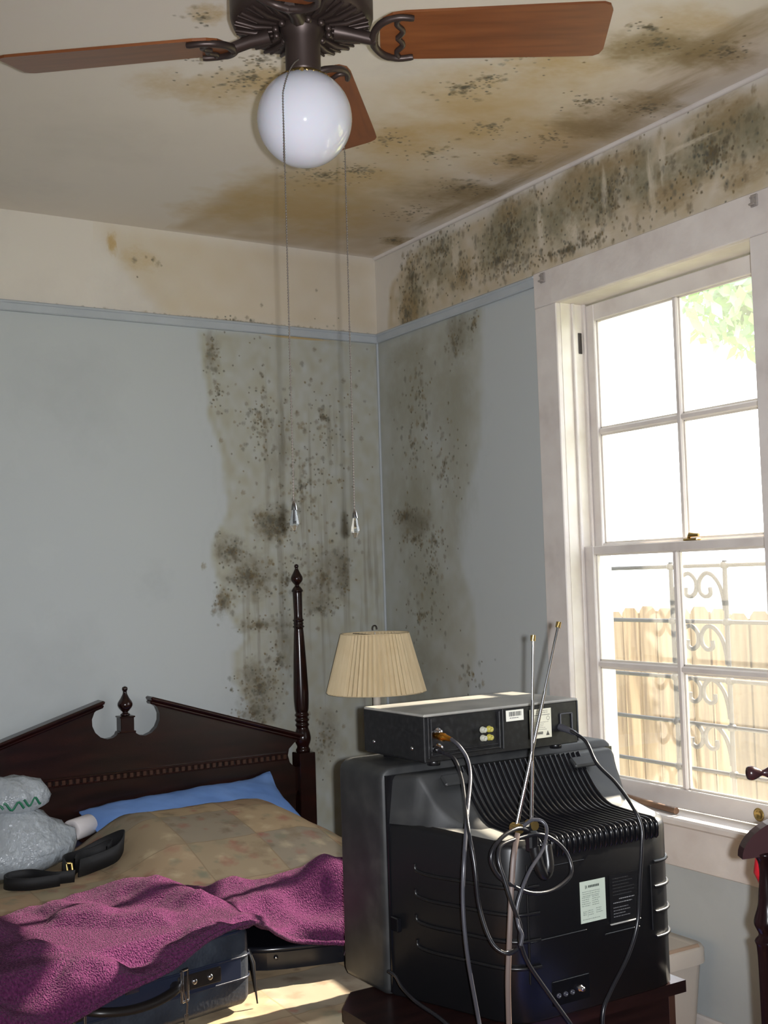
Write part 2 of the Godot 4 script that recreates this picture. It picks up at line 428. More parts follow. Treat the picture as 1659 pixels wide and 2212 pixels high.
	M.pillow = with_normal(tri_mat(ramp_tex(50, 0.01, [Color8(92, 130, 196), Color8(108, 146, 208), Color8(122, 158, 218)]), Vector3.ONE * 1.5, 0.85), normal_tex(51, 0.02, 3.0), 0.6)
	M.plastic_bag = with_normal(mat(Color8(158, 164, 168), 0.2), normal_tex(56, 0.03, 10.0, 256, 4), 0.8)
	M.plastic_bag.uv1_triplanar = true
	M.plastic_bag.uv1_scale = Vector3.ONE * 4.0
	M.plastic_bag.backlight_enabled = true
	M.plastic_bag.backlight = Color(0.25, 0.25, 0.26)
	M.bag_green = mat(Color8(28, 104, 74), 0.4)
	M.fleece = with_normal(tri_mat(ramp_tex(52, 0.1, [Color8(44, 15, 38), Color8(78, 33, 66), Color8(110, 54, 92)], 256, 4), Vector3.ONE * 6.0, 0.95), normal_tex(53, 0.15, 12.0, 256, 3), 1.0)
	M.fleece.metallic_specular = 0.1
	M.fleece.rim_enabled = true
	M.fleece.rim = 0.12
	M.fleece.rim_tint = 0.9
	M.mattress = mat(Color8(206, 200, 190), 0.9)
	M.fence = []
	for i in 4:
		var w := 0.72 + 0.08 * i
		M.fence.append(tri_mat(ramp_tex(60 + i, 0.01, [Color(0.46 * w, 0.36 * w, 0.25 * w), Color(0.64 * w, 0.53 * w, 0.39 * w), Color(0.72 * w, 0.62 * w, 0.48 * w)], 128, 5), Vector3(9, 0.8, 9), 0.85))
	M.iron = mat(Color8(88, 84, 80), 0.55)
	M.grass = tri_mat(ramp_tex(65, 0.05, [Color8(110, 120, 60), Color8(150, 158, 86), Color8(176, 176, 112)]), Vector3.ONE * 0.6, 0.95)
	M.leaf = mat(Color8(128, 156, 128), 0.6)
	M.leaf.backlight_enabled = true
	M.leaf.backlight = Color(0.35, 0.5, 0.25)
	M.evergreen = mat(Color8(54, 76, 48), 0.8)  # foliage of the added tree that blocks the sun
	M.bark = tri_mat(ramp_tex(66, 0.02, [Color8(84, 72, 60), Color8(120, 106, 90)]), Vector3(3, 0.6, 3), 0.9)
	M.stick = tri_mat(ramp_tex(67, 0.02, [Color8(84, 60, 44), Color8(122, 92, 70), Color8(150, 122, 98)]), Vector3(6, 6, 1), 0.6)
	M.chair = mat(Color8(50, 30, 32), 0.25)
	M.red = mat(Color8(196, 30, 44), 0.3)
	M.blue_box = mat(Color8(48, 66, 150), 0.4)
	M.siding = mat(Color8(216, 212, 204), 0.7)
	M.bracket = mat(Color8(150, 142, 136), 0.5)
	M.pulley = mat(Color8(60, 54, 50), 0.5, 0.4)
	M.quilt = quilt_material()

func quilt_material() -> StandardMaterial3D:
	# patchwork of faded floral squares, printed; 1 m = 256 px
	var W := 512
	var H := 640
	var im := Image.create(W, H, false, Image.FORMAT_RGBA8)
	im.fill(Color8(164, 144, 116))
	var tones := [Color8(166, 144, 116), Color8(158, 140, 114), Color8(146, 134, 116), Color8(170, 148, 118), Color8(160, 136, 110), Color8(152, 138, 114)]
	var step := 64
	var k := 0
	for y in range(0, H, step):
		for x in range(0, W, step):
			k += 1
			im.fill_rect(Rect2i(x, y, step, step), tones[(k * 7 + (y / step) * 3) % tones.size()])
	var r := RandomNumberGenerator.new()
	r.seed = 5
	for i in 1800:
		var c: Color = [Color8(150, 96, 84), Color8(128, 110, 88), Color8(120, 122, 104), Color8(196, 178, 146), Color8(110, 92, 76)][r.randi() % 5]
		var s := r.randi_range(7, 24)
		var b := blot(c, r.randf_range(0.2, 0.55), s, r.randi())
		im.blend_rect(b, Rect2i(0, 0, s, s), Vector2i(r.randi_range(-10, W), r.randi_range(-10, H)))
	for x in range(0, W, step): im.fill_rect(Rect2i(x, 0, 1, H), Color8(140, 122, 98))
	for y in range(0, H, step): im.fill_rect(Rect2i(0, y, W, 1), Color8(140, 122, 98))
	im.convert(Image.FORMAT_RGB8)
	var m := mat(Color.WHITE, 0.9)
	m.metallic_specular = 0.2
	m.albedo_texture = ImageTexture.create_from_image(im)
	return m

# ---------------------------------------------------------------- mould on the plaster
var blot_noise: PackedByteArray
func blot(c: Color, strength: float, size: int, sd: int) -> Image:
	if blot_noise.is_empty():
		var n := noise(90, 0.03, 5).get_seamless_image(256, 256)
		n.convert(Image.FORMAT_L8)
		blot_noise = n.get_data()
	var out := PackedByteArray()
	out.resize(size * size * 4)
	var r8 := int(c.r * 255)
	var g8 := int(c.g * 255)
	var b8 := int(c.b * 255)
	var ox := sd % 251
	var oy := (sd / 251) % 241
	var f := maxf(1.0, 96.0 / size)
	var i := 0
	for y in size:
		var dy := (y + 0.5) / size * 2.0 - 1.0
		for x in size:
			var dx := (x + 0.5) / size * 2.0 - 1.0
			var n := blot_noise[((oy + int(y * f)) & 255) * 256 + ((ox + int(x * f)) & 255)] / 255.0
			var n2 := blot_noise[((ox + y * 5) & 255) * 256 + ((oy + x * 5) & 255)] / 255.0
			var d := sqrt(dx * dx + dy * dy)
			var a := clampf((1.0 - d) * 1.9 - (1.0 - n) * 1.1 + 0.15, 0.0, 1.0) * clampf((1.0 - d) * 6.0, 0.0, 1.0)
			a *= 0.55 + 0.75 * n2
			out[i] = r8
			out[i + 1] = g8
			out[i + 2] = b8
			out[i + 3] = int(clampf(a * strength, 0.0, 1.0) * 255)
			i += 4
	return Image.create_from_data(size, size, false, Image.FORMAT_RGBA8, out)

var specks := []
func speck(c: Color, sd: int, k: float) -> Image:
	return blot(c, k, 20, sd)

# to_px(u, v) gives the pixel of a place on the surface; px is pixels per metre
func mould(im: Image, spots: Array, to_px: Callable, px: float, sd: int, tall: float) -> void:
	var r := RandomNumberGenerator.new()
	r.seed = sd
	var tint := {"y": Color8(184, 156, 108), "b": Color8(140, 120, 84), "g": Color8(118, 114, 90), "o": Color8(140, 138, 122), "k": Color8(108, 102, 86), "t": Color8(176, 146, 92), "w": Color8(214, 204, 186)}
	if specks.is_empty():
		# eight soft smudges, then eight small firm dots
		for i in 16:
			specks.append(speck([Color8(84, 74, 56), Color8(96, 90, 74), Color8(86, 86, 76), Color8(108, 92, 62)][i % 4], 1000 + i * 37, 0.34 + 0.05 * (i % 3) if i < 8 else 0.78 + 0.07 * (i % 3)))
	for s in spots:
		if s[0] == "d":
			for i in int(s[5] * 1.4):
				var a := r.randf() * TAU
				var d := minf(absf(r.randfn(0.0, 0.62)), 1.7)
				var q: Vector2 = to_px.call(s[1] + cos(a) * d * s[3], s[2] + sin(a) * d * s[4])
				var e := r.randf()
				var soft := r.randf() < 0.6
				var w := maxi(3, int(px * (0.012 + 0.022 * e * e if soft else 0.005 + 0.009 * e * e)))
				var h := maxi(3, int(w * r.randf_range(0.9, tall)))
				var st: Image = specks[r.randi() % 8 + (0 if soft else 8)].duplicate()
				st.resize(w + 2, h + 2, Image.INTERPOLATE_BILINEAR)
				im.blend_rect(st, Rect2i(0, 0, w + 2, h + 2), Vector2i(q) - Vector2i(w / 2, h / 2))
		else:
			for part in 4:
				var k := 1.0 if part == 0 else r.randf_range(0.35, 0.7)
				var off := Vector2.ZERO if part == 0 else Vector2(r.randf_range(-0.6, 0.6), r.randf_range(-0.6, 0.6))
				var b := blot(tint[s[0]], s[5] * (0.8 if part == 0 else 0.5), 80, r.randi() % 60000)
				var q: Vector2 = to_px.call(s[1] + off.x * s[3], s[2] + off.y * s[4])
				var w := maxi(8, int(s[3] * k * 2.7 * px))
				var h := maxi(8, int(s[4] * k * 2.7 * px))
				b.resize(w, h, Image.INTERPOLATE_CUBIC)
				im.blend_rect(b, Rect2i(0, 0, w, h), Vector2i(q) - Vector2i(w / 2, h / 2))

# a damp stain whose outline is a polygon, its inside mottled
func stain(im: Image, poly: PackedVector2Array, c: Color, strength: float, sd: int, soft: int) -> void:
	var box := Rect2(poly[0], Vector2.ZERO)
	for q in poly: box = box.expand(q)
	var cell := 3.0
	var w := int(box.size.x / cell) + 8
	var h := int(box.size.y / cell) + 8
	var n := noise(sd, 0.02, 5)
	var fine := noise(sd + 1, 0.06, 4)
	var a := PackedByteArray()
	a.resize(w * h * 4)
	var r8 := int(c.r * 255)
	var g8 := int(c.g * 255)
	var b8 := int(c.b * 255)
	for y in h:
		# where this row crosses the outline, the outline shaken by noise
		var yy := box.position.y + (y - 4) * cell
		var xs := []
		for i in poly.size():
			var p := poly[i]
			var q := poly[(i + 1) % poly.size()]
			if (p.y > yy) != (q.y > yy):
				xs.append(p.x + (yy - p.y) / (q.y - p.y) * (q.x - p.x) + n.get_noise_2d(yy * 0.5, i) * 6.0)
		xs.sort()
		for k in range(0, xs.size() - 1, 2):
			var x0 := clampi(int((xs[k] - box.position.x) / cell) + 4, 0, w - 1)
			var x1 := clampi(int((xs[k + 1] - box.position.x) / cell) + 4, 0, w - 1)
			for x in range(x0, x1 + 1):
				var f := 0.72 + 0.55 * fine.get_noise_2d(x * cell, y * cell * 0.45) + 0.35 * n.get_noise_2d(x * cell, y * cell)
				if x - x0 < 3: f += 0.25
				var o := (y * w + x) * 4
				a[o] = r8
				a[o + 1] = g8
				a[o + 2] = b8
				a[o + 3] = int(clampf(f * strength, 0.0, 1.0) * 255)
	for o in range(0, w * h * 4, 4):
		a[o] = r8
		a[o + 1] = g8
		a[o + 2] = b8
	var st := Image.create_from_data(w, h, false, Image.FORMAT_RGBA8, a)
	if soft > 1:
		st.resize(maxi(4, w / soft), maxi(4, h / soft), Image.INTERPOLATE_LANCZOS)
	st.resize(int(w * cell), int(h * cell), Image.INTERPOLATE_CUBIC)
	im.blend_rect(st, Rect2i(0, 0, st.get_width(), st.get_height()), Vector2i(box.position) - Vector2i.ONE * int(4 * cell))

# faint unevenness of old paint
func plaster(im: Image, area: Rect2i, c: Color, sd: int, amount := 0.3) -> void:
	im.fill_rect(area, c)
	var r := RandomNumberGenerator.new()
	r.seed = sd
	for i in 60:
		var t := c.lightened(0.1) if i % 2 else c.darkened(0.1)
		var b := blot(t, amount, 48, r.randi() % 60000)
		var s := r.randi_range(90, 340)
		b.resize(s, s, Image.INTERPOLATE_CUBIC)
		var q := Vector2i(r.randi_range(area.position.x - s / 2, area.end.x), r.randi_range(area.position.y - s / 2, area.end.y))
		var inside := Rect2i(q, Vector2i(s, s)).intersection(area)
		if inside.has_area():
			im.blend_rect(b, Rect2i(inside.position - q, inside.size), inside.position)

func wall_mat(im: Image) -> StandardMaterial3D:
	im.convert(Image.FORMAT_RGB8)
	var m := mat(Color.WHITE, 0.75)
	m.albedo_texture = ImageTexture.create_from_image(im)
	m.texture_repeat = false
	return m

# ---------------------------------------------------------------- the room
const OPENINGS := [[1.25, 2.12], [2.26, 3.13]]
const SILL := 0.745
const HEAD := 2.48
const RAIL_TOP := 2.6035

func room() -> void:
	var cream := Color8(208, 201, 190)
	var blue := Color8(178, 183, 183)
	# back wall
	var px := 480.0
	var im := Image.create(1536, 1416, false, Image.FORMAT_RGBA8)
	var fr := int((CEIL - RAIL_TOP) * px)
	plaster(im, Rect2i(0, 0, 1536, fr), cream, 11, 0.25)
	plaster(im, Rect2i(0, fr, 1536, 1416 - fr), blue, 12, 0.25)
	var bpx := func(u: float, v: float) -> Vector2: return Vector2((u + 3.2) * px, (CEIL - v) * px)
	var pl := PackedVector2Array()
	for q in STAIN_FRIEZE: pl.append(bpx.call(q.x, q.y))
	pl.append(bpx.call(0.0, RAIL_TOP))
	pl.append(bpx.call(0.0, CEIL))
	stain(im, pl, Color8(190, 172, 140), 0.6, 201, 8)
	pl = PackedVector2Array()
	for q in STAIN_BACK: pl.append(bpx.call(q.x, minf(q.y, RAIL_TOP - 0.03)))
	pl.append(bpx.call(-0.38, 0.2))
	pl.append(bpx.call(0.0, 0.2))
	pl.append(bpx.call(0.0, RAIL_TOP - 0.03))
	stain(im, pl, Color8(158, 155, 136), 0.8, 202, 3)
	# faint dark runs down the damp part
	var rr := RandomNumberGenerator.new()
	rr.seed = 19
	for i in 26:
		var x := -0.7 + 0.66 * i / 25.0 + rr.randf_range(-0.01, 0.01)
		var s := blot(Color8(104, 98, 82), rr.randf_range(0.15, 0.38), 48, rr.randi() % 60000)
		var hh := int(px * rr.randf_range(0.35, 1.1))
		s.resize(int(px * rr.randf_range(0.02, 0.05)), hh, Image.INTERPOLATE_CUBIC)
		im.blend_rect(s, Rect2i(0, 0, s.get_width(), hh), Vector2i(bpx.call(x, rr.randf_range(1.5, 2.5))))
	mould(im, MOLD_BACK, bpx, px, 301, 1.5)
	mould(im, [["d", -0.7, RAIL_TOP + 0.001, 0.7, 0.003, 220], ["t", -0.4, RAIL_TOP - 0.045, 0.2, 0.006, 0.8]], bpx, px, 306, 0.8)  # first entry paints the dark shadow gap along the picture rail top
	var b := B.new()
	b.uvf = func(q: Vector3) -> Vector2: return Vector2((q.x + 3.2) / 3.2, (CEIL - q.y) / CEIL)
	b.span(Vector3(ROOM_X - THICK, -0.1, -THICK), Vector3(THICK, CEIL + 0.05, 0))
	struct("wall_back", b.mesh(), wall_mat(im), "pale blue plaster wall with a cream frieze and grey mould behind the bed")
	# window wall
	var wpx := 2048.0 / ROOM_Z
	im = Image.create(2048, 1272, false, Image.FORMAT_RGBA8)
	fr = int((CEIL - RAIL_TOP) * wpx)
	plaster(im, Rect2i(0, 0, 2048, fr), cream, 13, 0.25)
	plaster(im, Rect2i(0, fr, 2048, 1272 - fr), blue, 14, 0.25)
	var rpx := func(u: float, v: float) -> Vector2: return Vector2(u * wpx, (CEIL - v) * wpx)
	pl = PackedVector2Array()
	for q in STAIN_RIGHT: pl.append(rpx.call(q.x, minf(q.y, RAIL_TOP - 0.03)))
	pl.append(rpx.call(0.3, 0.3))
	pl.append(rpx.call(0.0, 0.3))
	pl.append(rpx.call(0.0, RAIL_TOP - 0.03))
	stain(im, pl, Color8(154, 152, 136), 0.65, 203, 4)
	mould(im, MOLD_RIGHT, rpx, wpx, 302, 1.8)
	var low := im.get_region(Rect2i(0, fr, 2048, 1272 - fr))
	var more := []
	for s in MOLD_FRIEZE: more.append(s)
	for s in [["g", 2.5, 2.75, 0.25, 0.14, 0.8], ["g", 2.95, 2.74, 0.25, 0.14, 0.6], ["d", 2.7, 2.76, 0.4, 0.14, 200]]: more.append(s)
	pl = PackedVector2Array()
	for q in [[0.1, 2.61], [0.13, 2.8], [0.3, 2.9], [1.0, 2.915], [3.2, 2.915], [3.3, 2.7], [3.2, 2.61]]: pl.append(rpx.call(q[0], q[1]))
	stain(im, pl, Color8(176, 158, 126), 0.75, 206, 3)
	for s in [["w", 0.62, 2.8, 0.03, 0.1, 0.6], ["w", 1.32, 2.72, 0.05, 0.06, 0.6], ["w", 1.5, 2.8, 0.015, 0.1, 0.6], ["w", 1.72, 2.76, 0.02, 0.12, 0.6], ["w", 1.9, 2.84, 0.12, 0.012, 0.6], ["w", 0.45, 2.7, 0.05, 0.05, 0.5], ["d", 1.3, 2.66, 0.6, 0.04, 160], ["d", 0.9, 2.72, 0.5, 0.1, 160]]: more.append(s)
	mould(im, more, rpx, wpx, 303, 1.9)
	im.blit_rect(low, Rect2i(0, 0, 2048, 1272 - fr), Vector2i(0, fr))
	b = B.new()
	b.uvf = func(q: Vector3) -> Vector2: return Vector2(q.z / ROOM_Z, (CEIL - q.y) / CEIL)
	var z0 := 0.0
	for o in OPENINGS:
		b.span(Vector3(0, -0.1, z0), Vector3(THICK, CEIL + 0.05, o[0] - 0.02))
		b.span(Vector3(0, -0.1, o[0] - 0.02), Vector3(THICK, SILL - 0.02, o[1] + 0.02))
		b.span(Vector3(0, HEAD + 0.02, o[0] - 0.02), Vector3(THICK, CEIL + 0.05, o[1] + 0.02))
		z0 = o[1] + 0.02
	b.span(Vector3(0, -0.1, z0), Vector3(THICK, CEIL + 0.05, ROOM_Z + THICK))
	struct("wall_right", b.mesh(), wall_mat(im), "blue plaster wall with the window and a heavily moulded frieze")
	# ceiling
	var cpx := 2048.0 / ROOM_Z
	im = Image.create(1380, 2048, false, Image.FORMAT_RGBA8)
	plaster(im, Rect2i(0, 0, 1380, 2048), Color8(218, 210, 200), 15, 0.25)
	var tpx := func(u: float, v: float) -> Vector2: return Vector2((u + 3.2) * cpx, v * cpx)
	pl = PackedVector2Array()
	for q in STAIN_CEILING: pl.append(tpx.call(minf(q.x, 0.0), maxf(q.y, 0.0)))
	stain(im, pl, Color8(172, 150, 114), 0.62, 204, 6)
	mould(im, [["y", -0.55, 1.3, 0.5, 0.6, 0.25], ["y", -0.3, 1.9, 0.35, 0.6, 0.25], ["y", -0.4, 0.6, 0.45, 0.5, 0.3], ["b", -0.07, 1.15, 0.05, 0.35, 0.5], ["b", -0.14, 1.9, 0.07, 0.3, 0.5], ["b", -0.09, 0.7, 0.05, 0.25, 0.5], ["b", -0.25, 2.3, 0.1, 0.3, 0.5]], tpx, cpx, 305, 1.2)
	mould(im, MOLD_CEILING, tpx, cpx, 304, 1.2)
	b = B.new()
	b.uvf = func(q: Vector3) -> Vector2: return Vector2((q.x + 3.2) / 3.2, q.z / ROOM_Z)
	b.span(Vector3(ROOM_X - THICK, CEIL, -THICK), Vector3(THICK, CEIL + 0.15, ROOM_Z + THICK))
	struct("ceiling", b.mesh(), wall_mat(im), "off white plaster ceiling with brown damp stains and black mould specks")
	# the rest of the shell
	struct("floor", B.new().span(Vector3(ROOM_X - THICK, -0.12, -THICK), Vector3(THICK, 0, ROOM_Z + THICK)).mesh(), M.floor, "brown wooden floor of the bedroom")
	struct("wall_left", B.new().span(Vector3(ROOM_X - THICK, -0.1, 0), Vector3(ROOM_X, CEIL + 0.05, ROOM_Z)).mesh(), M.plain_wall, "pale blue plaster wall facing the window")
	struct("wall_front", B.new().span(Vector3(ROOM_X - THICK, -0.1, ROOM_Z), Vector3(0, CEIL + 0.05, ROOM_Z + THICK)).mesh(), M.plain_wall, "pale blue plaster wall facing the headboard")
	struct("baseboard_back", B.new().span(Vector3(ROOM_X, 0, 0), Vector3(0, 0.17, 0.02), 0.006).mesh(), M.rail, "painted baseboard under the bed wall")
	struct("baseboard_right", B.new().span(Vector3(-0.02, 0, 0.02), Vector3(0, 0.172, ROOM_Z), 0.006).mesh(), M.trim, "white painted baseboard under the window wall")
	# picture rail: a flat board with a rounded lip on top
	var rail := func(a: Vector3, c: Vector3, out_dir: Vector3) -> ArrayMesh:
		var r := B.new()
		var h := Vector3.UP
		r.span(a + h * (RAIL_TOP - 0.04), c + h * (RAIL_TOP - 0.008) + out_dir * 0.018, 0.004)
		r.span(a + h * (RAIL_TOP - 0.012), c + h * RAIL_TOP + out_dir * 0.024, 0.004)
		return r.mesh()
	struct("trim_1", rail.call(Vector3(ROOM_X, 0, 0), Vector3(0, 0, 0), Vector3(0, 0, 1)), M.rail, "blue painted picture rail above the bed")
	struct("trim_2", rail.call(Vector3(0, 0, 0.024), Vector3(0, 0, 1.133), Vector3(-1, 0, 0)), M.rail, "blue painted picture rail running to the window casing")
	struct("trim_3", rail.call(Vector3(0, 0, 3.247), Vector3(0, 0, ROOM_Z), Vector3(-1, 0, 0)), M.rail, "blue painted picture rail beyond the second window")
	# raised bead in the corner of the two walls, and the cracked cove along the ceiling
	struct("trim_4", B.new().tube([Vector3(-0.004, 0.17, 0.004), Vector3(-0.004, RAIL_TOP - 0.04, 0.004)], 0.006, 6).mesh(), M.rail, "thin painted bead in the corner of the blue walls")
	struct("trim_5", B.new().tube([Vector3(-0.006, CEIL - 0.004, 0.01), Vector3(-0.006, CEIL - 0.004, ROOM_Z)], 0.010, 6).mesh(), M.trim, "thin plaster cove between mouldy ceiling and window wall")

func windows() -> void:
	make_window("window_1", OPENINGS[0][0], OPENINGS[0][1], true)
	make_window("window_2", OPENINGS[1][0], OPENINGS[1][1], false)

func make_window(called: String, zl: float, zr: float, seen: bool) -> void:
	var w := Node3D.new()
	w.name = called
	add_child(w)
	tag(w, "white painted double hung sash window with four panes in each sash" if seen else "second sash window of the same wall beside the shared mullion", "", "", "structure")
	var c := 0.117
	# casing, stool, apron
	# the pair shares one mullion casing, which belongs to the first window
	var a := zl - c if seen else zl
	var e := zr + 0.14 if seen else zr + c
	if seen: put(w, "side_casing", B.new().span(Vector3(-0.022, 0.763, a), Vector3(0, HEAD, zl), 0.003).mesh(), M.trim)
	put(w, "side_casing", B.new().span(Vector3(-0.022, 0.763, zr), Vector3(0, HEAD, e), 0.003).mesh(), M.trim)
	put(w, "head_casing", B.new().span(Vector3(-0.024, HEAD, a), Vector3(0, HEAD + 0.127, e), 0.003).mesh(), M.trim)
	put(w, "stool", B.new().span(Vector3(-0.055, 0.738, a - (0.03 if seen else 0.0)), Vector3(0.06, 0.763, e + (0.0 if seen else 0.03)), 0.006).mesh(), M.trim)
	put(w, "apron", B.new().span(Vector3(-0.018, 0.604, a), Vector3(0, 0.738, e), 0.003).mesh(), M.trim)
	# jambs, head, sill, stops
	put(w, "jamb", B.new().span(Vector3(0, SILL, zl - 0.02), Vector3(THICK + 0.01, HEAD, zl), 0.001).mesh(), M.jamb)
	put(w, "jamb", B.new().span(Vector3(0, SILL, zr), Vector3(THICK + 0.01, HEAD, zr + 0.02), 0.001).mesh(), M.jamb)
	put(w, "head_jamb", B.new().span(Vector3(0, HEAD, zl - 0.02), Vector3(THICK + 0.01, HEAD + 0.02, zr + 0.02), 0.001).mesh(), M.jamb)
	put(w, "outer_sill", B.new().span(Vector3(0.06, SILL - 0.02, zl - 0.02), Vector3(THICK + 0.05, SILL + 0.012, zr + 0.02), 0.004).mesh(), M.jamb)
	for z in [zl, zr]:
		var s := 1.0 if z == zl else -1.0
		put(w, "parting_bead", B.new().span(Vector3(0.095, 0.763, z), Vector3(0.105, HEAD, z + s * 0.012), 0.001).mesh(), M.trim)
		put(w, "stop_bead", B.new().span(Vector3(0.045, 0.763, z), Vector3(0.058, HEAD, z + s * 0.010), 0.002).mesh(), M.trim)
	sash(w, "upper_sash", zl, zr, 1.588, HEAD - 0.005, 0.107, 0.142, 0.05, 0.06, 0.036)
	sash(w, "lower_sash", zl, zr, 0.764, 1.615, 0.06, 0.094, 0.052, 0.03, 0.062)
	if not seen: return
	# hardware
	var lock := B.new()
	lock.box(Vector3(0.078, 1.619, 1.75), Vector3(0.022, 0.007, 0.06), 0.002)
	lock.tube([Vector3(0.078, 1.622, 1.735), Vector3(0.07, 1.634, 1.75), Vector3(0.072, 1.632, 1.785)], [0.006, 0.008, 0.005], 8)
	tag(put(w, "sash_lock", lock.mesh(), M.brass), "worn brass sash lock")
	var lift := B.new()
	lift.lathe([Vector2(0, 0), Vector2(0.018, 0), Vector2(0.02, 0.003), Vector2(0.014, 0.005), Vector2(0.012, 0.002), Vector2(0, 0.002)], 16, Vector3(0.06, 0.795, 1.985), Basis(Vector3.BACK, PI / 2))
	tag(put(w, "finger_lift", lift.mesh(), M.brass), "round recessed finger lift")
	var pl := B.new()
	pl.box(Vector3(0.083, 2.34, zl + 0.002), Vector3(0.016, 0.075, 0.004), 0.0015)
	tag(put(w, "sash_pulley", pl.mesh(), M.pulley), "dark metal sash pulley plate")
	for z in [1.19, 2.15]:
		var br := B.new()
		br.box(Vector3(-0.027, 2.58, z), Vector3(0.006, 0.036, 0.026), 0.002)
		br.box(Vector3(-0.034, 2.568, z), Vector3(0.018, 0.006, 0.02), 0.002)
		br.tube([Vector3(-0.031, 2.588, z - 0.006), Vector3(-0.037, 2.588, z - 0.006)], 0.003, 6)
		br.tube([Vector3(-0.031, 2.588, z + 0.006), Vector3(-0.037, 2.588, z + 0.006)], 0.003, 6)
		tag(put(w, "curtain_bracket", br.mesh(), M.bracket), "small grey metal curtain rod bracket")

func sash(w: Node3D, called: String, zl: float, zr: float, y0: float, y1: float, x0: float, x1: float, stile: float, top: float, bottom: float) -> void:
	var f := B.new()
	f.span(Vector3(x0, y0, zl + 0.002), Vector3(x1, y1, zl + stile), 0.003)
	f.span(Vector3(x0, y0, zr - stile), Vector3(x1, y1, zr - 0.002), 0.003)
	f.span(Vector3(x0, y1 - top, zl + stile), Vector3(x1, y1, zr - stile), 0.003)
	f.span(Vector3(x0, y0, zl + stile), Vector3(x1, y0 + bottom, zr - stile), 0.003)
	var s := put(w, called, f.mesh(), M.trim)
	var zm := (zl + zr) * 0.5
	var ym := (y0 + bottom + y1 - top) * 0.5
	var mw := 0.011
	put(s, "muntin", B.new().span(Vector3(x0 + 0.002, y0 + bottom, zm - mw), Vector3(x1 - 0.002, y1 - top, zm + mw), 0.005).mesh(), M.trim)
	put(s, "muntin", B.new().span(Vector3(x0 + 0.004, ym - mw, zl + stile), Vector3(x1 - 0.004, ym + mw, zr - stile), 0.005).mesh(), M.trim)
	var xm := (x0 + x1) * 0.5 + 0.004
	for a in [[zl + stile, zm - mw], [zm + mw, zr - stile]]:
		for e in [[y0 + bottom, ym - mw], [ym + mw, y1 - top]]:
			put(s, "pane", B.new().span(Vector3(xm - 0.0015, e[0], a[0]), Vector3(xm + 0.0015, e[1], a[1])).mesh(), M.glass)
			# old putty run in round the pane
			var pt := B.new()
			pt.span(Vector3(xm - 0.008, e[0], a[0]), Vector3(xm - 0.002, e[0] + 0.006, a[1]), 0.001)
			pt.span(Vector3(xm - 0.008, e[1] - 0.005, a[0]), Vector3(xm - 0.002, e[1], a[1]), 0.001)
			pt.span(Vector3(xm - 0.008, e[0], a[0]), Vector3(xm - 0.002, e[1], a[0] + 0.005), 0.001)
			pt.span(Vector3(xm - 0.008, e[0], a[1] - 0.005), Vector3(xm - 0.002, e[1], a[1]), 0.001)
			put(s, "putty", pt.mesh(), M.jamb)

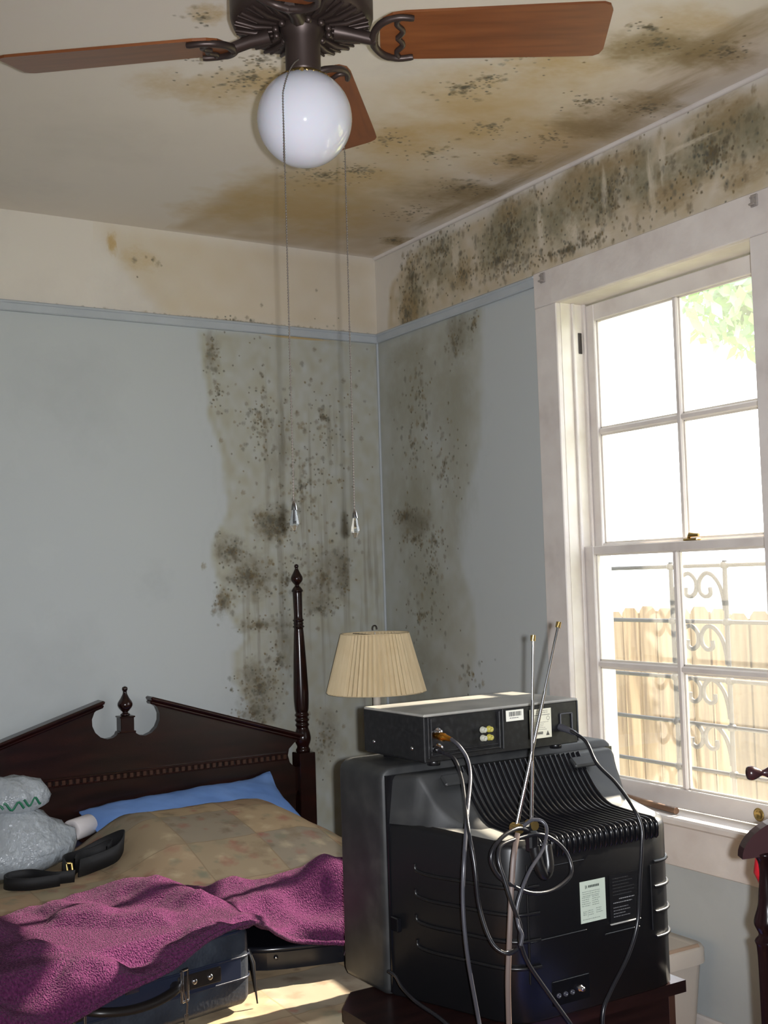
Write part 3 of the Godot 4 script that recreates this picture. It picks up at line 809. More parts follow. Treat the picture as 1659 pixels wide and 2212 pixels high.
# ---------------------------------------------------------------- outside the window
func outdoors() -> void:
	var ground := B.new().span(Vector3(THICK, -0.6, -14), Vector3(22, -0.45, 14))
	struct("ground", ground.mesh(), M.grass, "pale sunlit grass of the yard outside the window")
	struct("outer_wall", B.new().span(Vector3(0.02, -0.5, -THICK - 0.4), Vector3(THICK, CEIL + 0.1, -THICK)).mesh(), M.siding, "white painted outer wall beside the window")
	# wrought iron grille
	var g := thing("window_grille", "grey wrought iron security grille with scrolls outside the window", "grille", Vector3(0.235, 0.8, 1.685))
	var gx := 0.0
	var ys := [0.06, 0.21, 0.36, 0.55, 0.735]
	for y in ys:
		put(g, "cross_bar", B.new().tube([Vector3(gx, y, -0.5), Vector3(gx, y, 0.5)], 0.007, 6).mesh(), M.iron)
	for z in [-0.5, -0.19, 0.05, 0.5]:
		put(g, "upright_bar", B.new().tube([Vector3(gx, -0.02, z), Vector3(gx, 0.75, z)], 0.008, 6).mesh(), M.iron)
	for z in [-0.19, 0.05]:
		for y in ys:
			put(g, "collar", B.new().lathe([Vector2(0, -0.012), Vector2(0.012, -0.01), Vector2(0.016, 0), Vector2(0.012, 0.01), Vector2(0, 0.012)], 8, Vector3(gx, y, z)).mesh(), M.iron)
	for z in [-0.5, 0.5]:
		for y in [0.1, 0.65]:
			put(g, "wall_anchor", B.new().tube([Vector3(-0.056, y, z), Vector3(gx, y, z)], 0.007, 6).mesh(), M.iron)
	var scroll := B.new().tube(scroll_path(), 0.0075, 6).mesh()
	for z in [-0.19, 0.05]:
		for y in [0.075, 0.225, 0.4, 0.575]:
			var s := 1.0 if z < 0.0 else -1.0
			var o := put(g, "scroll", scroll, M.iron, Vector3(gx, y, z + s * 0.004))
			if s < 0.0: o.rotation.y = PI
	# plank fence, each plank a piece
	var fence := thing("plank_fence", "weathered tan plank fence across the yard outside the window", "fence", Vector3(2.35, -0.45, 0))
	var planks := []
	for i in 4:
		var pb := B.new()
		var hh := 1.72 + 0.012 * i
		pb.prism(PackedVector2Array([Vector2(-0.067, 0), Vector2(0.067, 0), Vector2(0.067, hh - 0.03), Vector2(0.04, hh), Vector2(-0.04, hh), Vector2(-0.067, hh - 0.03)]), -0.01, 0.01)
		planks.append(pb.mesh())
	var r := RandomNumberGenerator.new()
	r.seed = 31
	var z := -4.2
	while z < 4.2:
		var o := put(fence, "plank", planks[r.randi() % 4], M.fence[r.randi() % 4], Vector3(r.randf_range(-0.003, 0.003), 0, z))
		o.rotation = Vector3(r.randf_range(-0.006, 0.006), PI / 2, 0)
		z += 0.141
	for y in [0.35, 1.45]:
		put(fence, "fence_rail", B.new().box(Vector3(0.035, y, 0), Vector3(0.04, 0.09, 8.5), 0.004).mesh(), M.fence[0])
	for k in 4:
		put(fence, "fence_post", B.new().box(Vector3(0.1, 0.84, -3.9 + 2.6 * k), Vector3(0.09, 1.68, 0.09), 0.005).mesh(), M.fence[1])
	# trees; the evergreen is added out of view to keep sun off the quilt
	leafy("leafy_tree", "pale green leafy tree beyond the fence outside the window", Vector3(6.6, -0.45, -3.25), 4.75, Vector3(1.1, 0.8, 0.95), 0.1, 2200, M.leaf, 77)
	leafy("added_sun_blocker", "tall narrow dark evergreen added out of view to block sun from the quilt", Vector3(1.62, -0.45, 1.3), 2.35, Vector3(0.24, 2.2, 0.24), 0.07, 5200, M.evergreen, 79)

func scroll_path() -> Array:
	# an S of two curls against the upright, about 14 cm tall
	var q := [Vector3(0, 0.012, 0.002), Vector3(0, 0.05, 0.006), Vector3(0, 0.095, 0.02), Vector3(0, 0.128, 0.05), Vector3(0, 0.134, 0.082), Vector3(0, 0.11, 0.108), Vector3(0, 0.075, 0.106), Vector3(0, 0.058, 0.084), Vector3(0, 0.066, 0.062), Vector3(0, 0.088, 0.062)]
	return smooth_path(q, 4)

func leafy(called: String, label: String, at: Vector3, centre: float, radii: Vector3, leaf: float, count: int, m: Material, sd: int) -> void:
	var t := thing(called, label, "tree", at)
	put(t, "trunk", B.new().tube([Vector3.ZERO, Vector3(0.03, centre * 0.5, 0.02), Vector3(0, centre, 0)], [0.13, 0.1, 0.05], 8).mesh(), M.bark)
	var r := RandomNumberGenerator.new()
	r.seed = sd
	var b := B.new()
	b.sm(-1)
	for i in count:
		var d := Vector3(r.randfn(), r.randfn(), r.randfn()).normalized() * pow(r.randf(), 0.45)
		var c := Vector3(0, centre, 0) + d * radii
		var e := Vector3(r.randfn(), r.randfn(), r.randfn()).normalized()
		var f := e.cross(Vector3(r.randfn(), r.randfn(), r.randfn())).normalized()
		var s := leaf * r.randf_range(0.6, 1.3)
		b.tri(c - e * s, c + f * s * 0.45, c + e * s)
		b.tri(c - e * s, c + e * s, c - f * s * 0.45)
	var o := put(t, "crown", b.mesh(), m)
	tag(o, "", "", "", "stuff")

# ---------------------------------------------------------------- the bed
const BED_C := -1.215

func bed() -> void:
	var t := thing("four_poster_bed", "dark mahogany bed with a broken pediment headboard and turned post", "bed", Vector3(BED_C, 0, 0.075))
	# headboard outline, right half then mirrored; x from the middle
	var half := [Vector2(0.0, 0.978), Vector2(0.034, 0.978), Vector2(0.038, 0.969), Vector2(0.052, 0.96), Vector2(0.075, 0.957), Vector2(0.1, 0.966), Vector2(0.12, 0.985), Vector2(0.131, 1.01), Vector2(0.132, 1.035), Vector2(0.122, 1.06), Vector2(0.1, 1.078), Vector2(0.092, 1.09),
		Vector2(0.72, 0.893), Vector2(0.73, 0.878), Vector2(0.705, 0.868), Vector2(0.68, 0.845), Vector2(0.674, 0.82), Vector2(0.682, 0.79), Vector2(0.7, 0.772), Vector2(0.732, 0.764), Vector2(0.732, 0.69), Vector2(0.712, 0.672), Vector2(0.704, 0.64), Vector2(0.704, 0.4), Vector2(0.0, 0.4)]
	var poly := PackedVector2Array()
	for q in half: poly.append(q)
	for i in range(half.size() - 2, 0, -1): poly.append(Vector2(-half[i].x, half[i].y))
	put(t, "headboard_panel", B.new().prism(poly, -0.016, 0.016).mesh(), M.mahogany_long)
	# sloping cornice mouldings
	for s in [-1.0, 1.0]:
		var a := Vector3(s * 0.088, 1.092, 0)
		var e := Vector3(s * 0.735, 0.889, 0)
		var dir := (e - a).normalized()
		var up: Vector3 = Vector3(-dir.y, dir.x, 0) * s
		var bs := Basis(dir, up, dir.cross(up))
		var cm := B.new()
		cm.box((a + e) * 0.5 + up * 0.006 + Vector3(0, 0, 0.012), Vector3((e - a).length(), 0.014, 0.07), 0.005, bs)
		cm.box((a + e) * 0.5 - up * 0.008 + Vector3(0, 0, 0.008), Vector3((e - a).length() - 0.01, 0.014, 0.05), 0.005, bs)
		put(t, "cornice", cm.mesh(), M.mahogany)
	# pedestal and finial
	var pd := B.new()
	pd.box(Vector3(0, 1.005, 0.004), Vector3(0.052, 0.056, 0.05), 0.002)
	pd.box(Vector3(0, 1.034, 0.004), Vector3(0.06, 0.006, 0.056), 0.002)
	pd.box(Vector3(0, 0.978, 0.006), Vector3(0.066, 0.006, 0.05), 0.002)
	put(t, "pedestal", pd.mesh(), M.mahogany)
	var fin := turned([[0.0, 1.037], [0.016, 1.038], [0.018, 1.043], [0.01, 1.05], [0.016, 1.057], [0.027, 1.072], [0.027, 1.086], [0.017, 1.102], [0.009, 1.118], [0.007, 1.128], [0.0105, 1.135], [0.009, 1.144], [0.0, 1.148]])
	put(t, "finial", B.new().lathe(fin, 20, Vector3(0, 0, 0.004)).mesh(), M.mahogany)
	# dentil band
	var band := B.new()
	band.box(Vector3(0, 0.83, 0.022), Vector3(1.34, 0.008, 0.016), 0.002)
	band.box(Vector3(0, 0.806, 0.02), Vector3(1.34, 0.006, 0.01), 0.002)
	put(t, "dentil_band", band.mesh(), M.mahogany)
	var dm := B.new().box(Vector3.ZERO, Vector3(0.013, 0.018, 0.012), 0.001).mesh()
	for i in 52:
		put(t, "dentil", dm, M.dentil, Vector3(-0.655 + i * 0.0257, 0.817, 0.021))
	# posts: square below, turned above
	for s in [-1.0, 1.0]:
		var p := B.new()
		p.box(Vector3(0, 0.412, 0), Vector3(0.072, 0.824, 0.072), 0.003)
		put(t, "post_block", p.mesh(), M.mahogany, Vector3(s * 0.752, 0, 0.005))
		var prof := turned([[0.026, 0.822], [0.03, 0.834], [0.024, 0.846], [0.03, 0.862], [0.034, 0.88], [0.03, 0.905], [0.024, 0.925], [0.029, 0.935], [0.024, 0.945], [0.03, 0.955], [0.024, 0.965], [0.03, 0.975], [0.025, 0.985], [0.0285, 1.0], [0.031, 1.06], [0.027, 1.18], [0.021, 1.3], [0.019, 1.33], [0.025, 1.336], [0.019, 1.343], [0.021, 1.35], [0.019, 1.357], [0.024, 1.364], [0.018, 1.372], [0.0185, 1.42], [0.0195, 1.47], [0.0195, 1.478], [0.024, 1.483], [0.021, 1.49], [0.014, 1.5], [0.008, 1.506], [0.012, 1.512], [0.023, 1.526], [0.024, 1.54], [0.016, 1.556], [0.009, 1.57], [0.006, 1.577], [0.009, 1.584], [0.007, 1.592], [0.0, 1.595]])
		var o := put(t, "turned_post", B.new().lathe(prof, 22).mesh(), M.mahogany, Vector3(s * 0.752, 0, 0.005))
		o.rotation.z = 0.012 if s > 0 else 0.0
		if s > 0: o.position.x += 0.008
	for s in [-1.0, 1.0]:
		put(t, "side_rail", B.new().box(Vector3(-0.075 + s * 0.58, 0.155, 1.0), Vector3(0.03, 0.1, 1.95), 0.004).mesh(), M.mahogany)
	for s in [-1.0, 1.0]:
		put(t, "foot_leg", B.new().box(Vector3(-0.075 + s * 0.54, 0.1, 1.9), Vector3(0.05, 0.2, 0.05), 0.004).mesh(), M.mahogany)
	var mt := B.new()
	mt.box(Vector3(0, 0.31, 0), Vector3(1.32, 0.2, 1.92), 0.03)
	mt.box(Vector3(0, 0.47, 0), Vector3(1.32, 0.12, 1.92), 0.03)
	single("mattress", mt.mesh(), M.mattress, "off white mattress and box spring under the patchwork quilt", "mattress", Vector3(-1.29, 0, 1.07))

func ss(a: float, b: float, x: float) -> float:
	return smoothstep(a, b, x)

var fold := FastNoiseLite.new()
func quilt_h(x: float, z: float) -> float:
	var gx := ss(-1.54, -1.28, x) * (1.0 - ss(-0.84, -0.6, x))
	var gz := 1.0 - ss(0.4, 1.25, z)
	var front := ss(0.3, 0.4, z)
	var y := 0.556 + 0.05 * (1.0 - ss(0.7, 1.35, z))
	y += (0.122 * gz - 0.016 * (1.0 - front)) * gx
	y += 0.008 * fold.get_noise_2d(x * 260, z * 160) + 0.004 * fold.get_noise_2d(x * 900, z * 500 + 70)
	y -= 0.02 * ss(-0.68, -0.6, x)
	return y

func bed_covers() -> void:
	fold.seed = 17
	fold.frequency = 0.01
	fold.fractal_octaves = 3
	# quilt, hanging over both sides and the foot
	var rows := []
	for j in 91:
		var z := 0.305 + 1.765 * j / 86.0
		var row := []
		for i in 91:
			var x := -1.97 + 1.37 * (i - 8) / 74.0
			var q := Vector3(x, 0, z)
			var cx := clampf(x, -1.97, -0.6)
			var cz := minf(z, 2.07)
			q.y = quilt_h(cx, cz)
			if x > -0.6:
				q.y -= (x + 0.6) * 4.2
				q.x = -0.6 + 0.03 * ss(0, 0.05, x + 0.6) + 0.012 * sin(z * 19.0) * ss(0, 0.1, x + 0.6)
			if x < -1.97:
				q.y -= (-1.97 - x) * 3.0
				q.x = -1.97 - 0.02 * ss(0, 0.05, -1.97 - x)
			if z > 2.07:
				q.y -= (z - 2.07) * 3.2
				q.z = 2.07 + 0.02 * ss(0, 0.04, z - 2.07)
			row.append(q)
		rows.append(row)
	var b := B.new()
	b.uvf = func(p: Vector3) -> Vector2: return Vector2((p.x + 2.0) / 2.0, p.z / 2.5)
	b.grid(rows, true)
	var under := []
	for row in rows:
		var u := []
		for q in row: u.append(q - Vector3(0, 0.012, 0))
		under.append(u)
	b.grid(under, false)
	b.grid([rows[0], under[0]], false)
	single("quilt", b.mesh(), M.quilt, "faded tan patchwork quilt with a floral print spread over the bed", "quilt")
	# blue pillow tucked under the quilt edge
	var pr := []
	for j in 25:
		var v := j / 24.0 * 2.0 - 1.0
		var row := []
		for i in 49:
			var u := i / 48.0 * 2.0 - 1.0
			var edge := pow(maxf(0.0, (1.0 - pow(absf(u), 3.0)) * (1.0 - pow(absf(v), 3.0))), 0.45)
			var x := -1.015 + 0.37 * u * (1.0 + 0.05 * absf(v * u))
			var z := 0.262 + 0.15 * v * (1.0 + 0.1 * u * u)
			var lift := 0.652 + 0.03 * (u * 0.5 + 0.5) - 0.055 * v
			row.append(Vector3(x, lift + 0.045 * edge + 0.03 * ss(0.75, 1.0, u) * ss(0.5, 1.0, -v) - 0.02 * ss(0.5, 1.0, u) * ss(0.0, 1.0, v) + 0.005 * fold.get_noise_2d(x * 700, z * 700), z))
		pr.append(row)
	var pb := B.new().grid(pr, true)
	var pu := []
	for row in pr:
		var u2 := []
		for q in row:
			u2.append(q)
		pu.append(u2)
	for j in 25:
		for i in 49:
			var u := i / 48.0 * 2.0 - 1.0
			var v := j / 24.0 * 2.0 - 1.0
			pu[j][i].y -= 0.004 + 0.09 * pow(maxf(0.0, (1.0 - pow(absf(u), 3.0)) * (1.0 - pow(absf(v), 3.0))), 0.45)
	pb.grid(pu, false)
	single("pillow", pb.mesh(), M.pillow, "bright blue pillow against the headboard, tucked under the quilt", "pillow")
	blanket()

# places along the blanket, each (x, z, height): far edge, crest, top, hem
const BLANKET_CREST := [Vector3(-2.42,1.5,0.74), Vector3(-2.24,1.54,0.78), Vector3(-2.1,1.57,0.775), Vector3(-1.95,1.57,0.783), Vector3(-1.8,1.55,0.786), Vector3(-1.65,1.49,0.784), Vector3(-1.56,1.52,0.752), Vector3(-1.47,1.58,0.752), Vector3(-1.36,1.62,0.782), Vector3(-1.24,1.66,0.782), Vector3(-1.1,1.68,0.768), Vector3(-0.9,1.66,0.70)]
const BLANKET_TOP := [Vector3(-2.42,1.85,0.72), Vector3(-2.24,1.86,0.775), Vector3(-2.1,1.86,0.768), Vector3(-1.95,1.85,0.772), Vector3(-1.8,1.84,0.772), Vector3(-1.65,1.8,0.774), Vector3(-1.56,1.78,0.762), Vector3(-1.47,1.74,0.74), Vector3(-1.36,1.73,0.72), Vector3(-1.24,1.77,0.71), Vector3(-1.1,1.79,0.70), Vector3(-0.9,1.77,0.66)]
const BLANKET_HEM := [Vector3(-2.42,2.13,0.6), Vector3(-2.24,2.13,0.66), Vector3(-2.1,2.11,0.68), Vector3(-1.95,2.078,0.705), Vector3(-1.8,2.045,0.735), Vector3(-1.66,1.985,0.764), Vector3(-1.57,1.955,0.766), Vector3(-1.48,1.885,0.708), Vector3(-1.38,1.82,0.652), Vector3(-1.26,1.845,0.636), Vector3(-1.1,1.86,0.632), Vector3(-0.9,1.85,0.6)]

func along(list: Array, x: float) -> Vector3:
	for i in list.size() - 1:
		if x <= list[i + 1].x or i == list.size() - 2:
			var u := clampf((x - list[i].x) / (list[i + 1].x - list[i].x), 0.0, 1.0)
			var q: Vector3 = list[i].cubic_interpolate(list[i + 1], list[maxi(i - 1, 0)], list[mini(i + 2, list.size() - 1)], u)
			q.x = x
			return q
	return list[0]

func blanket() -> void:
	var nx := 170
	var nz := 90
	var rows := []
	for j in nz + 1: rows.append([])
	for i in nx + 1:
		var x := -2.42 + 1.52 * i / nx
		var zf := 0.97 + 0.3 * ss(-1.75, -1.2, x) + 0.02 * sin(x * 9.0)
		var far := Vector3(x, zf, quilt_h(clampf(x, -1.97, -0.6), zf) + 0.014)
		var c := along(BLANKET_CREST, x)
		var back := far.lerp(c, 0.45)
		back.z = lerpf(far.z, c.z, 0.22)
		var top := along(BLANKET_TOP, x)
		var hem := along(BLANKET_HEM, x)
		var brow := top.lerp(hem, 0.82)
		brow.z = lerpf(top.z, hem.z, 0.45)
		var knots := [far, back, c, top, brow, hem]
		for j in nz + 1:
			var t := float(j) / nz * 5.0
			var k := mini(int(t), 4)
			var q: Vector3 = knots[k].cubic_interpolate(knots[k + 1], knots[maxi(k - 1, 0)], knots[mini(k + 2, 5)], t - k)
			var on := ss(0.0, 1.2, t) * (1.0 - 0.8 * ss(4.4, 5.0, t))
			var f := 0.026 * fold.get_noise_2d(x * 260 + q.y * 150, q.y * 330 - x * 120) + 0.006 * fold.get_noise_2d(x * 800 + 31, q.y * 900)
			f += 0.013 * sin((q.y * 1.0 + x * 0.3 + 0.1 * fold.get_noise_2d(x * 150, 9)) * 40.0) * ss(1.6, 2.6, t) * (0.35 + 0.65 * ss(-1.7, -1.3, x))
			f += 0.012 * sin((x - q.y * 0.55 + 0.12 * fold.get_noise_2d(x * 120, q.y * 160 + 40)) * 26.0) * ss(1.3, 2.2, t) + 0.012 * fold.get_noise_2d(x * 620 + 11, q.y * 420 + x * 300)
			var y := q.z + f * on
			# the cloth lies on the suitcase lid and on the black case
			var lx := absf((x + 1.9) * 0.988 - (q.y - 1.76) * 0.1547)
			var lz := absf((x + 1.9) * 0.1547 + (q.y - 1.76) * 0.988)
			y = maxf(y, 0.772 - 0.03 * ss(0.29, 0.33, lx) - 0.03 * ss(0.2, 0.235, lz) - 10.0 * ss(0.33, 0.36, lx) - 10.0 * ss(0.235, 0.26, lz))
			rows[j].append(Vector3(x, y, q.y))
	var b := B.new().grid(rows, true)
	var under := []
	for row in rows:
		var u := []
		for q in row: u.append(q - Vector3(0, 0.009, 0))
		under.append(u)
	b.grid(under, false)
	b.grid([rows[nz], under[nz]], true)
	b.grid([rows[0], under[0]], false)
	var o := single("blanket", b.mesh(), M.fleece, "purple fleece blanket thrown over the suitcase and the foot of the bed", "blanket")
	var edge := []
	for i in nx + 1: edge.append(rows[nz][i] + Vector3(0, -0.002, 0.002))
	put(o, "hem", B.new().tube(edge, 0.006, 6).mesh(), M.fleece)

# ---------------------------------------------------------------- things on the bed
func bed_things() -> void:
	suitcase()
	# black hard case
	var k := thing("instrument_case", "flat black hard case half hidden by the purple blanket", "case", Vector3(-1.25, 0.572, 1.62), deg_to_rad(-14))
	var poly := PackedVector2Array()
	for i in 28:
		var a := TAU * i / 28
		poly.append(Vector2(0.24 * signf(cos(a)) * pow(absf(cos(a)), 0.55), 0.17 * signf(sin(a)) * pow(absf(sin(a)), 0.55)))
	var cb := B.new()
	cb.xf = Transform3D(Basis(Vector3.RIGHT, PI / 2), Vector3.ZERO)
	put(k, "shell", cb.prism(poly, -0.056, 0).mesh(), M.case_black)
	var rim := []
	for q in poly: rim.append(Vector3(q.x, 0.05, q.y))
	rim.append(rim[0])
	put(k, "rim", B.new().tube(rim, 0.008, 6, false).mesh(), M.chrome if false else M.case_black)
	put(k, "rivet", B.new().lathe([Vector2(0.006, 0), Vector2(0.005, 0.003), Vector2(0, 0.004)], 8, Vector3(-0.13, 0.03, 0.167), Basis(Vector3.RIGHT, PI / 2)).mesh(), M.chrome)
	put(k, "zip_tag", B.new().tube([Vector3(0.05, 0.05, 0.18), Vector3(0.04, 0.02, 0.185)], [0.002, 0.004], 6).mesh(), M.chrome)
	plastic_bag()
	# paper roll
	var roll := B.new()
	var ax := Basis(Vector3.UP, deg_to_rad(38)) * Basis(Vector3.BACK, PI / 2)
	roll.lathe([Vector2(0.016, -0.055), Vector2(0.036, -0.055), Vector2(0.038, -0.052), Vector2(0.038, 0.052), Vector2(0.036, 0.055), Vector2(0.016, 0.055), Vector2(0.016, -0.055)], 24, Vector3.ZERO, ax)
	single("paper_roll", roll.mesh(), M.paper, "white paper roll lying between plastic bag and blue pillow", "paper roll", Vector3(-1.442, 0.675, 0.236))
	var cl := []
	for j in 9:
		var row := []
		for i in 13:
			var x := -1.58 + 0.17 * i / 12.0
			var z := 0.15 + 0.14 * j / 8.0
			var e := minf(minf(i, 12 - i) / 3.0, minf(j, 8 - j) / 3.0)
			row.append(Vector3(x, 0.6 + 0.03 * minf(e, 1.0) + 0.006 * sin(i * 1.7 + j), z))
		cl.append(row)
	single("folded_cloth", B.new().grid(cl, true).mesh(), M.navy_cloth, "dark navy cloth lying under the white paper roll", "cloth")
	straps()

func suitcase() -> void:
	var t := thing("suitcase", "navy blue soft suitcase with a leather handle under the purple blanket", "suitcase", Vector3(-1.9, 0.567, 1.76), deg_to_rad(8.9))
	put(t, "body", rounded_box(Vector3(0, 0.095, 0), Vector3(0.62, 0.185, 0.44), 0.032), M.navy)
	# piping round the two edges of the front and the seam of the lid
	for y in [0.118, 0.07]:
		put(t, "seam", B.new().tube(ring_path(0.312, 0.222, 0.035, y), 0.0025, 6, false).mesh(), M.navy_trim)
	put(t, "piping", B.new().tube(ring_path(0.305, 0.214, 0.04, 0.172), 0.004, 6, false).mesh(), M.navy_trim)
	put(t, "front_band", B.new().box(Vector3(0, 0.094, 0.2215), Vector3(0.55, 0.046, 0.004), 0.0015).mesh(), M.navy_trim)
	var h := smooth_path([Vector3(-0.105, 0.098, 0.226), Vector3(-0.085, 0.096, 0.252), Vector3(-0.03, 0.088, 0.262), Vector3(0.03, 0.088, 0.262), Vector3(0.085, 0.096, 0.252), Vector3(0.105, 0.098, 0.226)], 5)
	put(t, "handle", B.new().tube(h, 0.009, 10, true, 1.4).mesh(), M.leather)
	for s in [-1.0, 1.0]:
		var tab := put(t, "handle_tab", B.new().box(Vector3(s * 0.165, 0.096, 0.226), Vector3(0.11, 0.034, 0.006), 0.003).mesh(), M.leather)
		for dx in [0.15, 0.19]:
			put(tab, "rivet", B.new().lathe([Vector2(0.007, 0), Vector2(0.006, 0.003), Vector2(0, 0.0045)], 10, Vector3(s * dx, 0.096, 0.229), Basis(Vector3.RIGHT, PI / 2)).mesh(), M.chrome)
		var bk := B.new()
		for e in [[Vector3(s * 0.112, 0.128, 0.238), Vector3(s * 0.112, 0.062, 0.238)], [Vector3(s * 0.132, 0.128, 0.23), Vector3(s * 0.132, 0.062, 0.23)], [Vector3(s * 0.112, 0.128, 0.238), Vector3(s * 0.132, 0.128, 0.23)], [Vector3(s * 0.112, 0.062, 0.238), Vector3(s * 0.132, 0.062, 0.23)]]:
			bk.tube(e, 0.0035, 6)
		put(t, "buckle", bk.mesh(), M.chrome)
	var lk := B.new()
	lk.box(Vector3(0.0, 0.122, 0.228), Vector3(0.034, 0.03, 0.008), 0.002)
	lk.box(Vector3(0.0, 0.14, 0.23), Vector3(0.042, 0.01, 0.012), 0.002)
	put(t, "latch", lk.mesh(), M.chrome)
	var kc := B.new()
	kc.tube([Vector3(0.115, 0.128, 0.242), Vector3(0.112, 0.09, 0.246), Vector3(0.12, 0.06, 0.248), Vector3(0.118, 0.03, 0.246)], 0.0022, 6)
	kc.box(Vector3(0.118, 0.015, 0.246), Vector3(0.01, 0.05, 0.003), 0.001)
	put(t, "key_tag", kc.mesh(), M.chrome)
	put(t, "zip_pull", B.new().tube([Vector3(0.316, 0.12, 0.19), Vector3(0.322, 0.09, 0.2), Vector3(0.324, 0.03, 0.205), Vector3(0.325, 0.0, 0.21)], [0.004, 0.006, 0.003, 0.002], 6).mesh(), M.leather)

func ring_path(hx: float, hz: float, r: float, y: float) -> Array:
	var out := []
	for c in [[1, 1, 0.0], [-1, 1, PI / 2], [-1, -1, PI], [1, -1, PI * 1.5]]:
		for k in 5:
			var a: float = c[2] + PI / 2 * k / 4.0
			out.append(Vector3(c[0] * (hx - r) + cos(a) * r, y, c[1] * (hz - r) + sin(a) * r))
	out.append(out[0])
	return out

func rounded_box(c: Vector3, s: Vector3, r: float) -> ArrayMesh:
	# cube sphere pushed out to a box with round edges
	var b := B.new()
	var n := 10
	var h := s * 0.5 - Vector3.ONE * r
	for k in 3:
		for sg in [-1.0, 1.0]:
			var rows := []
			for j in n + 1:
				var row := []
				for i in n + 1:
					var d := Vector3.ZERO
					d[k] = sg
					d[(k + 1) % 3] = tan((i / float(n) - 0.5) * PI / 2)
					d[(k + 2) % 3] = tan((j / float(n) - 0.5) * PI / 2)
					var q := d.normalized()
					# bunch the grid lines in the corners
					var core := Vector3(clampf(q.x * 4.0, -1, 1) if absf(q.x) < 0.25 else signf(q.x), clampf(q.y * 4.0, -1, 1) if absf(q.y) < 0.25 else signf(q.y), clampf(q.z * 4.0, -1, 1) if absf(q.z) < 0.25 else signf(q.z))
					row.append(c + core * h + q * r)
				rows.append(row)
			b.grid(rows, sg < 0)
	return b.mesh()

func plastic_bag() -> void:
	var t := thing("plastic_bag", "full white plastic carrier bag with green print beside the headboard", "bag", Vector3(-1.76, 0.606, 0.41))
	var n := noise(55, 0.9, 3)
	var crumple := func(base: Array, sd: float, amp: float, off: Vector3) -> ArrayMesh:
		var rows := []
		var m := 44
		for k in base.size():
			var row := []
			for j in m + 1:
				var a := TAU * (j % m) / m
				var r: float = base[k][0]
				var q := Vector3(cos(a) * r, base[k][1], sin(a) * r * 0.85)
				var w := n.get_noise_3d(q.x * 9 + sd, q.y * 4, q.z * 9)
				var ridge := 1.0 - absf(n.get_noise_3d(q.x * 16 + sd, q.y * 9 + 5, q.z * 16)) * 2.0
				q *= Vector3(1 + amp * w + amp * 0.35 * ridge, 1, 1 + amp * w + amp * 0.35 * ridge)
				q.y += 0.02 * w * (1.0 if base[k][1] > 0.02 else 0.0)
				row.append(q + off)
			rows.append(row)
		return B.new().grid(rows, true).mesh()
	var low := [[0.0, 0.0], [0.12, 0.003], [0.19, 0.012], [0.222, 0.04], [0.226, 0.075], [0.208, 0.11], [0.18, 0.14], [0.15, 0.17], [0.12, 0.195], [0.1, 0.212], [0.08, 0.225], [0.0, 0.24]]
	put(t, "bag_body", crumple.call(low, 0.0, 0.2, Vector3.ZERO), M.plastic_bag)
	var topk := [[0.06, 0.19], [0.115, 0.195], [0.138, 0.21], [0.144, 0.232], [0.136, 0.26], [0.112, 0.284], [0.07, 0.3], [0.0, 0.306]]
	put(t, "bag_top", crumple.call(topk, 4.0, 0.14, Vector3(0.012, 0, 0.0)), M.plastic_bag)
	# green letters on the upper fold
	var word := B.new()
	for s in 3:
		var path := []
		for i in 13:
			var u := i / 12.0
			var a := 2.55 - 0.42 * (s + u) - 0.35
			var y := 0.222 + 0.012 * sin(u * TAU * 1.5 + s) + 0.012 * s * 0.5
			path.append(Vector3(0.012 + cos(a) * 0.157, y, sin(a) * 0.157 * 0.87))
		word.tube(path, 0.004, 6, true, 0.5)
	put(t, "green_lettering", word.mesh(), M.bag_green)

